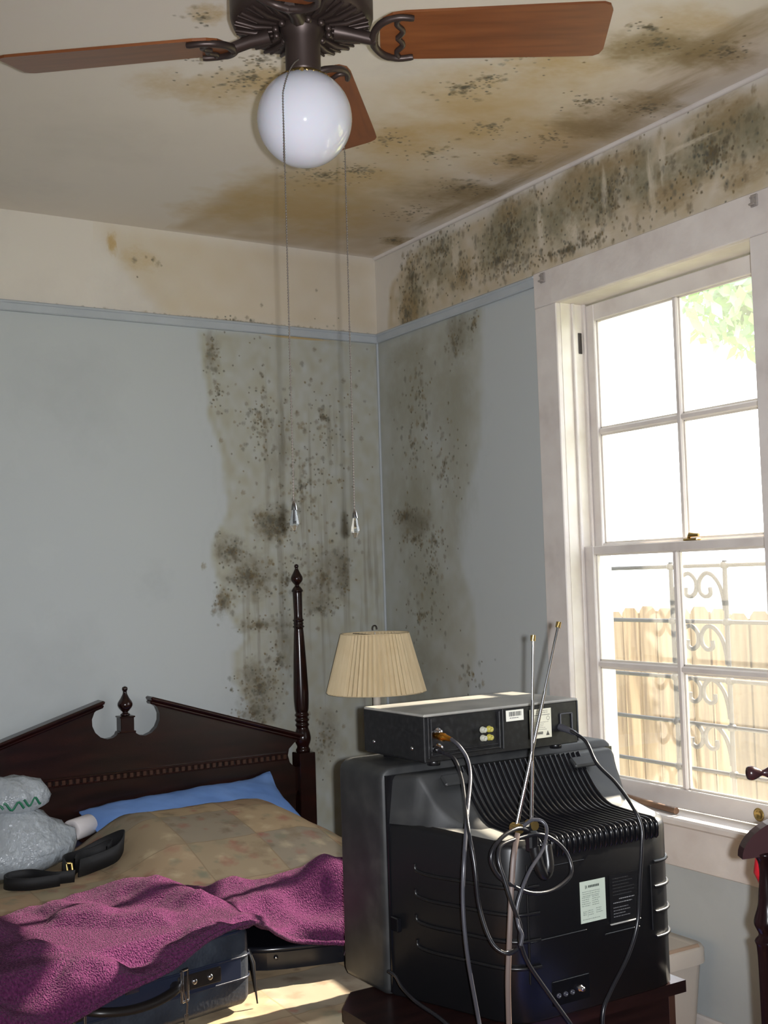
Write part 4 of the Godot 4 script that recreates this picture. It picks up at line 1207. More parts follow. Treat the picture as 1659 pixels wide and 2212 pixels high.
func straps() -> void:
	var t := thing("webbing_belt", "black webbing belt with a brass buckle heaped on the quilt", "belt", Vector3(-1.55, 0.605, 0.6))
	var band := func(pts: Array, w: float) -> ArrayMesh:
		var path := smooth_path(pts, 6)
		var b := B.new()
		var rows := [[], [], [], []]
		for i in path.size():
			var tdir: Vector3 = (path[mini(i + 1, path.size() - 1)] - path[maxi(i - 1, 0)]).normalized()
			var side := Vector3(0, 1, 0.25).normalized()
			var nn := tdir.cross(side).normalized() * 0.002
			rows[0].append(path[i] - side * w + nn)
			rows[1].append(path[i] + side * w + nn)
			rows[2].append(path[i] + side * w - nn)
			rows[3].append(path[i] - side * w - nn)
		rows.append(rows[0])
		b.grid(rows)
		return b.mesh()
	var lay := func(pts: Array, w: float) -> Array:
		var out := []
		for q in pts: out.append(Vector3(q.x, quilt_h(q.x, q.y) + w * 0.9 + 0.006, q.y) - t.position)
		return out
	put(t, "strap", band.call(lay.call([Vector2(-1.63, 0.71), Vector2(-1.605, 0.59), Vector2(-1.53, 0.52), Vector2(-1.45, 0.53), Vector2(-1.405, 0.59), Vector2(-1.45, 0.66), Vector2(-1.53, 0.655), Vector2(-1.585, 0.69)], 0.03), 0.03), M.black_web)
	put(t, "strap", band.call(lay.call([Vector2(-1.6, 0.69), Vector2(-1.56, 0.6), Vector2(-1.5, 0.575), Vector2(-1.45, 0.6), Vector2(-1.48, 0.64)], 0.034), 0.034), M.black_web)
	put(t, "strap", band.call(lay.call([Vector2(-1.61, 0.73), Vector2(-1.67, 0.715), Vector2(-1.72, 0.63), Vector2(-1.785, 0.62), Vector2(-1.81, 0.69), Vector2(-1.75, 0.74), Vector2(-1.66, 0.745)], 0.02), 0.02), M.black_web)
	var bk := B.new()
	bk.tube([Vector3(-0.075, 0.025, 0.108), Vector3(-0.078, 0.06, 0.1)], 0.004, 6)
	bk.tube([Vector3(-0.06, 0.025, 0.112), Vector3(-0.063, 0.06, 0.104)], 0.004, 6)
	bk.tube([Vector3(-0.078, 0.06, 0.1), Vector3(-0.063, 0.06, 0.104)], 0.004, 6)
	put(t, "buckle", bk.mesh(), M.brass)

# ---------------------------------------------------------------- ceiling fan
func fan() -> void:
	var t := thing("ceiling_fan", "bronze ceiling fan with wooden blades and a white globe light", "ceiling fan", Vector3(-1.55, CEIL, 2.27))
	put(t, "canopy", B.new().lathe([Vector2(0.0, -0.07), Vector2(0.05, -0.07), Vector2(0.075, -0.05), Vector2(0.085, -0.01), Vector2(0.085, 0.0), Vector2(0, 0)], 28).mesh(), M.bronze)
	var house := put(t, "motor_housing", B.new().lathe([Vector2(0.0, -0.252), Vector2(0.06, -0.252), Vector2(0.135, -0.25), Vector2(0.147, -0.243), Vector2(0.152, -0.23), Vector2(0.153, -0.16), Vector2(0.148, -0.12), Vector2(0.12, -0.09), Vector2(0.06, -0.07), Vector2(0, -0.07)], 40).mesh(), M.bronze)
	var rib := B.new()
	rib.tube([Vector3(0.062, -0.254, 0), Vector3(0.1, -0.257, 0), Vector3(0.142, -0.25, 0)], [0.003, 0.006, 0.004], 6)
	rib.tube([Vector3(0.1, -0.256, 0.012), Vector3(0.142, -0.249, 0.016)], [0.002, 0.003], 5)
	var rm := rib.mesh()
	for i in 22:
		var o := put(house, "rib", rm, M.bronze)
		o.rotation.y = TAU * i / 22
	var knob := B.new().lathe([Vector2(0, -0.266), Vector2(0.007, -0.263), Vector2(0.008, -0.254), Vector2(0, -0.252)], 10).mesh()
	for i in 12:
		var o := put(house, "boss", knob, M.bronze)
		o.position = Vector3(0.058, 0, 0).rotated(Vector3.UP, TAU * (i + 0.5) / 12)
	put(t, "switch_housing", B.new().lathe([Vector2(0, -0.352), Vector2(0.036, -0.352), Vector2(0.0375, -0.345), Vector2(0.0375, -0.28), Vector2(0.045, -0.262), Vector2(0.05, -0.252), Vector2(0, -0.252)], 28).mesh(), M.bronze)
	var fit := put(t, "light_fitter", B.new().lathe([Vector2(0.048, -0.376), Vector2(0.056, -0.378), Vector2(0.058, -0.372), Vector2(0.056, -0.362), Vector2(0.042, -0.352), Vector2(0.0, -0.35)], 28).mesh(), M.brass)
	var rope := B.new()
	for i in 26:
		var a := TAU * i / 26
		var a2 := TAU * (i + 1.1) / 26
		rope.tube([Vector3(cos(a) * 0.058, -0.374, sin(a) * 0.058), Vector3(cos(a2) * 0.058, -0.365, sin(a2) * 0.058)], 0.0028, 5)
	put(fit, "rope_band", rope.mesh(), M.brass)
	for a in [2.1, 4.2, 0.0]:
		put(fit, "thumbscrew", B.new().tube([Vector3(cos(a) * 0.054, -0.369, sin(a) * 0.054), Vector3(cos(a) * 0.07, -0.369, sin(a) * 0.07)], [0.003, 0.004], 6).mesh(), M.brass)
	var g := []
	for i in 33:
		var a := -PI / 2 + (PI - 0.5) * i / 32.0
		g.append(Vector2(0.1005 * cos(a) if i else 0.0, -0.4475 + 0.1005 * sin(a)))
	tag(put(t, "globe", B.new().lathe(g, 56).mesh(), M.opal), "white opal glass globe")
	# blades
	var pl := PackedVector2Array([Vector2(0.165, -0.03), Vector2(0.172, -0.055), Vector2(0.192, -0.07), Vector2(0.22, -0.075), Vector2(0.59, -0.084), Vector2(0.63, -0.084), Vector2(0.643, -0.078), Vector2(0.65, -0.062), Vector2(0.65, 0.062), Vector2(0.643, 0.078), Vector2(0.63, 0.084), Vector2(0.59, 0.084), Vector2(0.22, 0.075), Vector2(0.192, 0.07), Vector2(0.172, 0.055), Vector2(0.165, 0.03)])
	var bb := B.new()
	bb.xf = Transform3D(Basis(Vector3.RIGHT, PI / 2), Vector3.ZERO)
	bb.prism(pl, -0.003, 0.003)
	var bm := bb.mesh()
	var ib := B.new()
	ib.tube([Vector3(0.07, 0.012, 0), Vector3(0.11, 0.004, 0), Vector3(0.158, -0.009, 0)], [0.018, 0.014, 0.013], 8, true, 1.0)
	for s in [-1.0, 1.0]:
		ib.tube(smooth_path([Vector3(0.15, -0.01, 0), Vector3(0.156, -0.008, s * 0.03), Vector3(0.175, -0.008, s * 0.055), Vector3(0.205, -0.008, s * 0.066), Vector3(0.236, -0.008, s * 0.062)], 4), [0.01, 0.01, 0.009, 0.009, 0.008, 0.008, 0.008, 0.008, 0.008, 0.008, 0.007, 0.007, 0.007, 0.007, 0.007, 0.007, 0.006], 7)
		ib.tube(smooth_path([Vector3(0.206, -0.007, s * 0.064), Vector3(0.2, -0.007, s * 0.045), Vector3(0.214, -0.007, s * 0.022), Vector3(0.202, -0.007, 0)], 4), 0.006, 6)
	var im := ib.mesh()
	for k in 4:
		var o := Node3D.new()
		o.name = "blade"
		var bl := put(t, "blade", bm, M.blade, Vector3(0, -0.272, 0))
		bl.rotation = Vector3(deg_to_rad(-12.5), deg_to_rad(-31.5 + FAN_TURN[k]), 0)
		put(bl, "blade_iron", im, M.bronze)
		o.free()
	# pull chains with crystal drops, hanging straight down
	chain(t, [Vector3(-0.026, -0.335, 0.028), Vector3(-0.044, -0.352, 0.044), Vector3(-0.058, -0.37, 0.054), Vector3(-0.07, -0.392, 0.06), Vector3(-0.08, -0.42, 0.0635), Vector3(-0.0835, -0.45, 0.0645), Vector3(-0.083, -0.6, 0.0645), Vector3(-0.083, -1.262, 0.0645)])
	chain(t, [Vector3(0.034, -0.335, -0.016), Vector3(0.07, -0.37, -0.02), Vector3(0.092, -0.43, -0.01), Vector3(0.094, -0.5, 0.002), Vector3(0.091, -0.6, 0.008), Vector3(0.089, -1.275, 0.008)])

const FAN_TURN := [0.0, 83.5, 172.5, 265.0]

func chain(t: Node3D, pts: Array) -> void:
	var path := smooth_path(pts, 5)
	var b := B.new()
	b.tube(path, 0.0011, 4, false)
	var left := 0.0
	for i in path.size() - 1:
		var d: Vector3 = path[i + 1] - path[i]
		var n := d.length()
		var u := d / n
		while left < n:
			var c: Vector3 = path[i] + u * left
			var r := 0.0026
			b.sm(0)
			var e := [c + Vector3(r, 0, 0), c + Vector3(0, 0, r), c - Vector3(r, 0, 0), c - Vector3(0, 0, r)]
			for k in 4:
				b.tri(e[k], c + Vector3(0, r, 0), e[(k + 1) % 4])
				b.tri(e[k], e[(k + 1) % 4], c - Vector3(0, r, 0))
			left += 0.0058
		left -= n
	var o := put(t, "pull_chain", b.mesh(), M.chain)
	var p: Vector3 = pts[pts.size() - 1]
	put(o, "drop_cap", B.new().lathe([Vector2(0.0062, -0.019), Vector2(0.0055, -0.012), Vector2(0.0025, -0.001), Vector2(0, 0.0)], 10, p).mesh(), M.chrome)
	var cr := B.new()
	var prof := [Vector2(0, -0.062), Vector2(0.0035, -0.0605), Vector2(0.0102, -0.047), Vector2(0.0096, -0.042), Vector2(0.0048, -0.019), Vector2(0, -0.018)]
	cr.lathe(prof, 8, p)
	var mesh := flat_copy(cr.mesh())
	tag(put(o, "crystal_drop", mesh, M.crystal), "clear faceted crystal drop")

func flat_copy(m: ArrayMesh) -> ArrayMesh:
	var st := SurfaceTool.new()
	st.create_from(m, 0)
	st.deindex()
	var a := st.commit_to_arrays()
	var v: PackedVector3Array = a[Mesh.ARRAY_VERTEX]
	var s2 := SurfaceTool.new()
	s2.begin(Mesh.PRIMITIVE_TRIANGLES)
	s2.set_smooth_group(-1)
	for q in v: s2.add_vertex(q)
	s2.generate_normals()
	return s2.commit()

# ---------------------------------------------------------------- floor lamp in the corner
func lamp() -> void:
	var t := thing("floor_lamp", "floor lamp with a pleated cream shade in the mouldy corner", "lamp", Vector3(-0.28, 0, 0.372))
	put(t, "base", B.new().lathe([Vector2(0.0, 0.0), Vector2(0.12, 0.0), Vector2(0.122, 0.012), Vector2(0.08, 0.026), Vector2(0.02, 0.034), Vector2(0, 0.035)], 28).mesh(), M.cream_paint)
	put(t, "pole", B.new().lathe([Vector2(0.012, 0.03), Vector2(0.012, 0.98), Vector2(0.016, 0.99), Vector2(0.016, 1.1), Vector2(0.012, 1.14), Vector2(0.004, 1.15), Vector2(0.003, 1.31), Vector2(0, 1.312)], 14).mesh(), M.cream_paint)
	var n := 116
	var rows := []
	var r2 := RandomNumberGenerator.new()
	r2.seed = 8
	var jit := []
	for j in n: jit.append(r2.randf_range(0.6, 1.3))
	for k in 6:
		var f := k / 5.0
		var row := []
		for j in n + 1:
			var a := TAU * (j % n) / n
			var r: float = lerpf(0.194, 0.134, f) + (0.0045 if j % 2 == 0 else -0.0045) * lerpf(1.2, 0.7, f) * jit[j % n]
			row.append(Vector3(cos(a) * r, lerpf(1.074, 1.307, f), sin(a) * r))
		rows.append(row)
	var sb := B.new()
	sb.grid(rows, true, -1)
	put(t, "shade", sb.mesh(), M.shade)
	for e in [[0.195, 1.074], [0.135, 1.307]]:
		var ring := []
		for j in 41: ring.append(Vector3(cos(TAU * j / 40) * e[0], e[1], sin(TAU * j / 40) * e[0]))
		put(t, "shade_trim", B.new().tube(ring, 0.0022, 5, false).mesh(), M.shade)
	var sp := B.new()
	for a in [0.3, 2.4, 4.5]: sp.tube([Vector3(0, 1.3, 0), Vector3(cos(a) * 0.133, 1.304, sin(a) * 0.133)], 0.0015, 5)
	put(t, "spider", sp.mesh(), M.pulley)
	var hook := []
	for i in 13:
		var a := PI * 1.25 * i / 12.0 - 0.3
		hook.append(Vector3(cos(a) * 0.01, 1.325 + sin(a) * 0.013, 0))
	put(t, "finial_ring", B.new().tube(hook, 0.0025, 6).mesh(), M.pulley)

# ---------------------------------------------------------------- television stand
func tv_stand() -> void:
	var t := thing("television_stand", "dark reddish wooden stand under the black television", "stand", Vector3(-1.112, 0, 2.285))
	var top := PackedVector2Array([Vector2(-0.355, 0.19), Vector2(-0.355, -0.11), Vector2(-0.29, -0.19), Vector2(0.29, -0.19), Vector2(0.355, -0.11), Vector2(0.355, 0.19)])
	var tb := B.new()
	tb.xf = Transform3D(Basis(Vector3.RIGHT, PI / 2), Vector3(0, 0.612, 0))
	put(t, "top_board", tb.prism(top, 0.0, 0.026).mesh(), M.stand_wood)
	for s in [-1.0, 1.0]:
		put(t, "side_panel", B.new().box(Vector3(s * 0.33, 0.3, 0.02), Vector3(0.022, 0.572, 0.3), 0.002).mesh(), M.stand_side)
	put(t, "back_panel", B.new().box(Vector3(0, 0.3, 0.165), Vector3(0.64, 0.572, 0.012), 0.001).mesh(), M.stand_wood)
	put(t, "shelf", B.new().box(Vector3(0, 0.28, 0.0), Vector3(0.64, 0.02, 0.3), 0.002).mesh(), M.stand_wood)
	put(t, "plinth", B.new().box(Vector3(0, 0.035, 0.0), Vector3(0.66, 0.07, 0.3), 0.003).mesh(), M.stand_wood)

# ---------------------------------------------------------------- television, seen from behind; local z points to its back
const TV_AT := Vector3(-1.01, 0.612, 1.97)
var tv_plan := [Vector2(0.328, 0.2), Vector2(0.309, 0.25), Vector2(0.288, 0.31), Vector2(0.268, 0.37), Vector2(0.249, 0.43), Vector2(0.24, 0.457), Vector2(0.228, 0.481), Vector2(0.212, 0.499), Vector2(0.19, 0.51), Vector2(0.16, 0.514), Vector2(0.0, 0.515)]

func tv_outline(scale_in: float) -> Array:
	var out := []
	for q in tv_plan: out.append(Vector2(-q.x + scale_in * minf(1.0, q.x * 8.0), q.y - (scale_in if q.y > 0.46 else 0.0)))
	for i in range(tv_plan.size() - 2, -1, -1):
		var q: Vector2 = tv_plan[i]
		out.append(Vector2(q.x - scale_in * minf(1.0, q.x * 8.0), q.y - (scale_in if q.y > 0.46 else 0.0)))
	return out

func shelf_y(z: float) -> float:
	return 0.378 - 0.012 * ss(0.25, 0.5, z)

func slope_y(z: float) -> float:
	# concave fall of the ridged back from the top to the rear shelf
	var u := clampf((z - 0.262) / 0.13, 0.0, 1.0)
	return lerpf(0.484, shelf_y(z) - 0.001, 1.0 - pow(1.0 - u, 2.2)) if z < 0.392 else shelf_y(z) - 0.001

func television() -> void:
	var t := thing("television", "big black tube television seen from behind with a ridged sloping back", "television", TV_AT)
	# front frame
	put(t, "front_frame", rounded_frame(), M.dusty_black)
	put(t, "screen", B.new().box(Vector3(0, 0.26, -0.004), Vector3(0.55, 0.4, 0.012), 0.004).mesh(), M.fin)
	put(t, "frame_seam", B.new().span(Vector3(-0.331, 0.008, 0.196), Vector3(0.331, 0.478, 0.206)).mesh(), M.fin)
	# lower cabinet
	var b := B.new()
	var rows := []
	for e in [[0.0, 0.006], [0.006, 0.0], [-0.016, 0.0], [-0.006, 0.003], [0.0, 0.012]]:
		var row := []
		for q in tv_outline(e[1]):
			var y: float = e[0] if rows.size() < 2 else shelf_y(q.y) + e[0]
			row.append(Vector3(q.x, y, q.y))
		rows.append(row)
	b.grid(rows, false)
	var mid := []
	for p in rows[4]: mid.append(Vector3(0, shelf_y(p.z), p.z))
	put(t, "rear_shelf", B.new().grid([rows[4], mid], false).mesh(), M.dusty_top)
	var low := []
	for p in rows[0]: low.append(Vector3(0, 0.0, p.z))
	b.grid([low, rows[0]], false)
	put(t, "cabinet", b.mesh(), M.black_plastic)
	# upper hump falling to the shelf
	var hr := []
	for k in 25:
		var z := lerpf(0.2, 0.42, k / 24.0)
		var y := slope_y(z) if z > 0.262 else lerpf(0.478, 0.484, (z - 0.2) / 0.062)
		var w := lerpf(0.318, 0.276, (z - 0.2) / 0.08) if z < 0.28 else lerpf(0.276, 0.19, ss(0.28, 0.41, z))
		var lowy := minf(shelf_y(z) - 0.004, y - 0.002)
		var r := minf(0.012, maxf(0.001, y - lowy) * 0.5)
		hr.append([Vector3(-w - 0.012, lowy, z), Vector3(-w, y - r, z), Vector3(-w + r * 0.4, y - r * 0.3, z), Vector3(-w + r, y, z), Vector3(-0.17, y, z), Vector3(0.0, y, z), Vector3(0.17, y, z), Vector3(w - r, y, z), Vector3(w - r * 0.4, y - r * 0.3, z), Vector3(w, y - r, z), Vector3(w + 0.012, lowy, z)])
	put(t, "upper_hump", B.new().grid(hr, true).mesh(), M.dusty_black)
	# ridges running down the slope and over the rear edge
	var path := []
	for k in 16:
		var z := lerpf(0.262, 0.5, k / 15.0)
		path.append(Vector3(0, slope_y(z) + 0.0015, z))
	path.append_array([Vector3(0, 0.365, 0.51), Vector3(0, 0.359, 0.5155), Vector3(0, 0.35, 0.5175), Vector3(0, 0.334, 0.5165), Vector3(0, 0.33, 0.512)])
	var fb := B.new()
	var fr := [[], [], [], [], []]
	for i in path.size():
		var d: Vector3 = (path[mini(i + 1, path.size() - 1)] - path[maxi(i - 1, 0)]).normalized()
		var up := Vector3(0, d.z, -d.y)
		fr[0].append(path[i] + Vector3(-0.0042, 0, 0) - up * 0.003)
		fr[1].append(path[i] + Vector3(-0.0036, 0, 0) + up * 0.004)
		fr[2].append(path[i] + up * 0.0062)
		fr[3].append(path[i] + Vector3(0.0036, 0, 0) + up * 0.004)
		fr[4].append(path[i] + Vector3(0.0042, 0, 0) - up * 0.003)
	fb.grid(fr, false)
	var fm := fb.mesh()
	for i in 24:
		put(t, "vent_fin", fm, M.fin, Vector3(-0.168 + i * 0.0148, 0, 0))
	# clips that hang from the hump
	for x in [-0.2, 0.17]:
		put(t, "top_clip", B.new().box(Vector3(x, 0.466, 0.285), Vector3(0.07, 0.012, 0.03), 0.004, Basis(Vector3.RIGHT, 0.7)).mesh(), M.dusty_black)
	# louvre lips wrapped round both rear corners
	for s in [-1.0, 1.0]:
		for k in 4:
			var y := 0.275 - 0.054 * k
			var lp := [Vector3(s * 0.303, y + 0.02, 0.268), Vector3(s * 0.302, y + 0.006, 0.272)]
			for q in tv_plan.slice(2, 10): lp.append(Vector3(s * (q.x + 0.001), y, q.y + 0.001))
			put(t, "louvre_lip", B.new().tube(smooth_path(lp, 3), 0.0042, 6).mesh(), M.black_plastic)
	# rear panel mouldings
	var pn := B.new()
	for e in [[-0.188, 0.165, 0.15, 0.003], [-0.188, 0.31, 0.15, 0.003]]:
		pn.box(Vector3(e[0] + e[2] * 0.5, e[1], 0.516), Vector3(e[2], 0.003, 0.004), 0.001)
	pn.box(Vector3(-0.188, 0.2, 0.511), Vector3(0.004, 0.24, 0.006), 0.001)
	pn.box(Vector3(0.15, 0.2, 0.516), Vector3(0.003, 0.14, 0.004), 0.001)
	pn.box(Vector3(0.06, 0.146, 0.517), Vector3(0.1, 0.004, 0.006), 0.001)
	put(t, "rear_moulding", pn.mesh(), M.black_plastic)
	tag(put(t, "rating_label", label_mesh(0.07, 0.086), rating_material(), Vector3(-0.018, 0.222, 0.5165)), "pale green rating label")
	tag(put(t, "warning_label", label_mesh(0.082, 0.1), warning_material(), Vector3(0.07, 0.216, 0.5165)), "black warning label with grey print")
	put(t, "label_ledge", B.new().box(Vector3(0.07, 0.1635, 0.5185), Vector3(0.086, 0.003, 0.005), 0.001).mesh(), M.dusty_top)
	var jk := put(t, "jack_panel", B.new().box(Vector3(-0.085, 0.05, 0.5145), Vector3(0.1, 0.05, 0.003), 0.001).mesh(), M.fin)
	put(jk, "antenna_jack", B.new().lathe([Vector2(0.007, 0), Vector2(0.007, 0.006), Vector2(0.005, 0.007), Vector2(0.005, 0.014), Vector2(0, 0.014)], 12, Vector3(-0.063, 0.05, 0.515), Basis(Vector3.RIGHT, PI / 2)).mesh(), M.chrome)
	for i in 3:
		put(jk, "audio_jack", B.new().lathe([Vector2(0.005, 0), Vector2(0.005, 0.005), Vector2(0.003, 0.005), Vector2(0.003, 0.002), Vector2(0, 0.002)], 10, Vector3(-0.12 + i * 0.018, 0.046, 0.515), Basis(Vector3.RIGHT, PI / 2)).mesh(), M.cable_grey)
	# foot notch on the side, where the cord comes out
	put(t, "side_notch", B.new().box(Vector3(-0.327, 0.16, 0.222), Vector3(0.012, 0.03, 0.03), 0.002).mesh(), M.fin)
	put(t, "power_cord", B.new().tube(smooth_path(local_to(TV_CORD, TV_AT), 5), 0.004, 8).mesh(), M.cable_black)

func local_to(pts: Array, at: Vector3) -> Array:
	var out := []
	for q in pts: out.append(q - at)
	return out

func rounded_frame() -> ArrayMesh:
	# the thick front frame of the set, its outer edges rounded
	var sec := [Vector2(-0.34, 0.012), Vector2(-0.34, 0.471), Vector2(-0.336, 0.484), Vector2(-0.325, 0.493), Vector2(-0.31, 0.496), Vector2(0.31, 0.496), Vector2(0.325, 0.493), Vector2(0.336, 0.484), Vector2(0.34, 0.471), Vector2(0.34, 0.012), Vector2(0.335, 0.002), Vector2(0.325, 0.0), Vector2(-0.325, 0.0), Vector2(-0.335, 0.002), Vector2(-0.34, 0.012)]
	var rows := []
	for e in [[0.0, 0.9], [0.0, 0.975], [0.006, 0.99], [0.016, 1.0], [0.18, 1.0], [0.193, 0.994], [0.198, 0.98], [0.198, 0.9]]:
		var row := []
		for q in sec: row.append(Vector3(q.x * e[1], 0.24 + (q.y - 0.24) * e[1], e[0]))
		rows.append(row)
	var b := B.new()
	b.grid(rows, true)
	for k in [0, rows.size() - 1]:
		b.sm(-1)
		for j in range(1, sec.size() - 2): 
			b.face([rows[k][0], rows[k][j], rows[k][j + 1]], Vector3(0, 0.24, 0.1))
	return b.mesh()

func label_mesh(w: float, h: float) -> ArrayMesh:
	# a printed sticker: thin slab whose front carries the print
	var b := B.new()
	b.uvf = func(q: Vector3) -> Vector2: return Vector2(q.x / w + 0.5, 0.5 - q.y / h)
	b.box(Vector3(0, 0, 0.0004), Vector3(w, h, 0.0008))
	return b.mesh()

func print_mat(im: Image, rough := 0.5) -> StandardMaterial3D:
	im.convert(Image.FORMAT_RGB8)
	var m := mat(Color.WHITE, rough)
	m.albedo_texture = ImageTexture.create_from_image(im)
	m.texture_repeat = false
	return m

# rows of unreadably small type
func small_type(im: Image, area: Rect2i, line: int, c: Color, sd: int, fill := 0.9) -> void:
	var r := RandomNumberGenerator.new()
	r.seed = sd
	var y := area.position.y
	while y < area.end.y - 2:
		var x := area.position.x
		var stop := area.position.x + int(area.size.x * r.randf_range(fill - 0.35, fill))
		while x < stop:
			var w := r.randi_range(3, 9)
			im.fill_rect(Rect2i(x, y, mini(w, stop - x), maxi(2, line / 3)), c)
			x += w + 2
		y += line

func rating_material() -> StandardMaterial3D:
	var im := Image.create(128, 160, false, Image.FORMAT_RGBA8)
	im.fill(Color8(186, 196, 180))
	var ink := Color8(96, 106, 98)
	# round mark and bold maker's line
	for i in 3: im.fill_rect(Rect2i(26 + i * 4, 16 + i, 2, 14 - i * 2), Color8(60, 68, 62))
	for i in 7: im.fill_rect(Rect2i(42 + i * 8, 18, 6, 9), Color8(60, 68, 62))
	small_type(im, Rect2i(10, 40, 108, 20), 8, ink, 3, 1.0)
	small_type(im, Rect2i(8, 62, 44, 40), 8, ink, 4, 1.0)
	small_type(im, Rect2i(60, 62, 40, 40), 8, ink, 5, 1.0)
	small_type(im, Rect2i(12, 116, 20, 20), 6, ink, 6, 1.0)
	small_type(im, Rect2i(40, 114, 30, 24), 8, ink, 7, 1.0)
	small_type(im, Rect2i(78, 110, 36, 26), 8, ink, 8, 1.0)
	im.fill_rect(Rect2i(36, 112, 1, 28), ink)
	small_type(im, Rect2i(10, 146, 90, 10), 8, ink, 9, 1.0)
	return print_mat(im)

func warning_material() -> StandardMaterial3D:
	var im := Image.create(128, 160, false, Image.FORMAT_RGBA8)
	im.fill(Color8(20, 20, 22))
	small_type(im, Rect2i(14, 12, 104, 66), 11, Color8(58, 58, 58), 13, 1.0)
	small_type(im, Rect2i(40, 82, 70, 9), 9, Color8(150, 150, 150), 14, 1.0)
	small_type(im, Rect2i(14, 94, 104, 9), 9, Color8(140, 140, 140), 15, 1.0)
	small_type(im, Rect2i(14, 110, 80, 40), 10, Color8(110, 110, 110), 16, 1.0)
	return print_mat(im, 0.35)

# ---------------------------------------------------------------- video recorder on top of the set
func recorder() -> void:
	var at := Vector3(-1.062, 1.108, 2.118)
	var t := thing("video_recorder", "black video recorder with a dusty top standing on the television", "video recorder", at, deg_to_rad(2.0))
	var w := 0.45
	var d := 0.245
	var zb := d * 0.5
	put(t, "chassis", B.new().box(Vector3(0, 0.062, 0), Vector3(w, 0.1, d - 0.004), 0.002).mesh(), M.black_metal)
	put(t, "top_cover", B.new().box(Vector3(0, 0.1145, 0), Vector3(w + 0.004, 0.006, d), 0.002).mesh(), M.dusty_top)
	for s in [-1.0, 1.0]:
		var side := put(t, "side_cover", B.new().box(Vector3(s * (w * 0.5 + 0.001), 0.064, 0), Vector3(0.003, 0.096, d), 0.001).mesh(), M.black_metal)
		for z in [-0.08, 0.075]:
			put(side, "screw", B.new().lathe([Vector2(0.0045, 0), Vector2(0.004, 0.0025), Vector2(0, 0.003)], 10, Vector3(s * (w * 0.5 + 0.002), 0.04, z), Basis(Vector3.BACK, -s * PI / 2)).mesh(), M.chrome)
	for x in [-0.18, 0.18]:
		for z in [-0.09, 0.09]:
			put(t, "foot", B.new().lathe([Vector2(0, 0), Vector2(0.014, 0), Vector2(0.015, 0.012), Vector2(0, 0.012)], 12, Vector3(x, 0.0, z)).mesh(), M.black_plastic)
	# rear: framed jack field, plate edges
	var fr := B.new()
	for e in [[Vector3(-0.118, 0.026, zb), Vector3(0.2, 0.004, 0.006)], [Vector3(-0.118, 0.034, zb), Vector3(0.19, 0.003, 0.005)], [Vector3(-0.016, 0.066, zb), Vector3(0.004, 0.084, 0.006)], [Vector3(-0.006, 0.066, zb), Vector3(0.004, 0.09, 0.006)], [Vector3(-0.216, 0.066, zb), Vector3(0.004, 0.09, 0.006)], [Vector3(-0.208, 0.066, zb), Vector3(0.003, 0.084, 0.005)]]:
		fr.box(e[0], e[1], 0.001)
	put(t, "rear_frame", fr.mesh(), M.black_metal)
	var back := Basis(Vector3.RIGHT, PI / 2)
	for e in [[-0.192, 0.078], [-0.192, 0.044]]:
		put(t, "aerial_socket", B.new().lathe([Vector2(0.009, 0), Vector2(0.009, 0.004), Vector2(0.0055, 0.005), Vector2(0.0055, 0.014), Vector2(0, 0.014)], 12, Vector3(e[0], e[1], zb), back).mesh(), M.chrome)
	var rca := [Vector2(0.0075, 0), Vector2(0.0075, 0.002), Vector2(0.006, 0.003), Vector2(0.006, 0.011), Vector2(0.0025, 0.011), Vector2(0.0025, 0.006), Vector2(0, 0.006)]
	for i in 2:
		for j in 2:
			var o := put(t, "phono_socket", B.new().lathe(rca, 14, Vector3(-0.066 + i * 0.0185, 0.07 - j * 0.0185, zb), back).mesh(), M.rca_yellow if i else M.rca_white)
			tag(o, "yellow ringed phono socket" if i else "white ringed phono socket")
	tag(put(t, "barcode_sticker", label_mesh(0.052, 0.025), barcode_material(), Vector3(0.03, 0.102 - 0.008, zb)), "white barcode sticker")
	tag(put(t, "rating_sticker", label_mesh(0.066, 0.068), sticker_material(), Vector3(0.107, 0.068, zb)), "cream rating sticker with a warning triangle")
	var inlet := B.new()
	inlet.box(Vector3(0.188, 0.084, zb), Vector3(0.036, 0.003, 0.004), 0.001)
	inlet.box(Vector3(0.188, 0.044, zb), Vector3(0.036, 0.003, 0.004), 0.001)
	inlet.box(Vector3(0.17, 0.064, zb), Vector3(0.003, 0.042, 0.004), 0.001)
	inlet.box(Vector3(0.206, 0.064, zb), Vector3(0.003, 0.042, 0.004), 0.001)
	put(t, "power_inlet", inlet.mesh(), M.cable_grey)

func barcode_material() -> StandardMaterial3D:
	var im := Image.create(128, 64, false, Image.FORMAT_RGBA8)
	im.fill(Color8(222, 220, 208))
	var r := RandomNumberGenerator.new()
	r.seed = 4
	var x := 22
	while x < 112:
		var w := r.randi_range(1, 4)
		im.fill_rect(Rect2i(x, 10, w, 26), Color8(30, 30, 34))
		x += w + r.randi_range(1, 3)
	small_type(im, Rect2i(26, 44, 78, 10), 12, Color8(50, 50, 54), 5, 1.0)
	return print_mat(im)

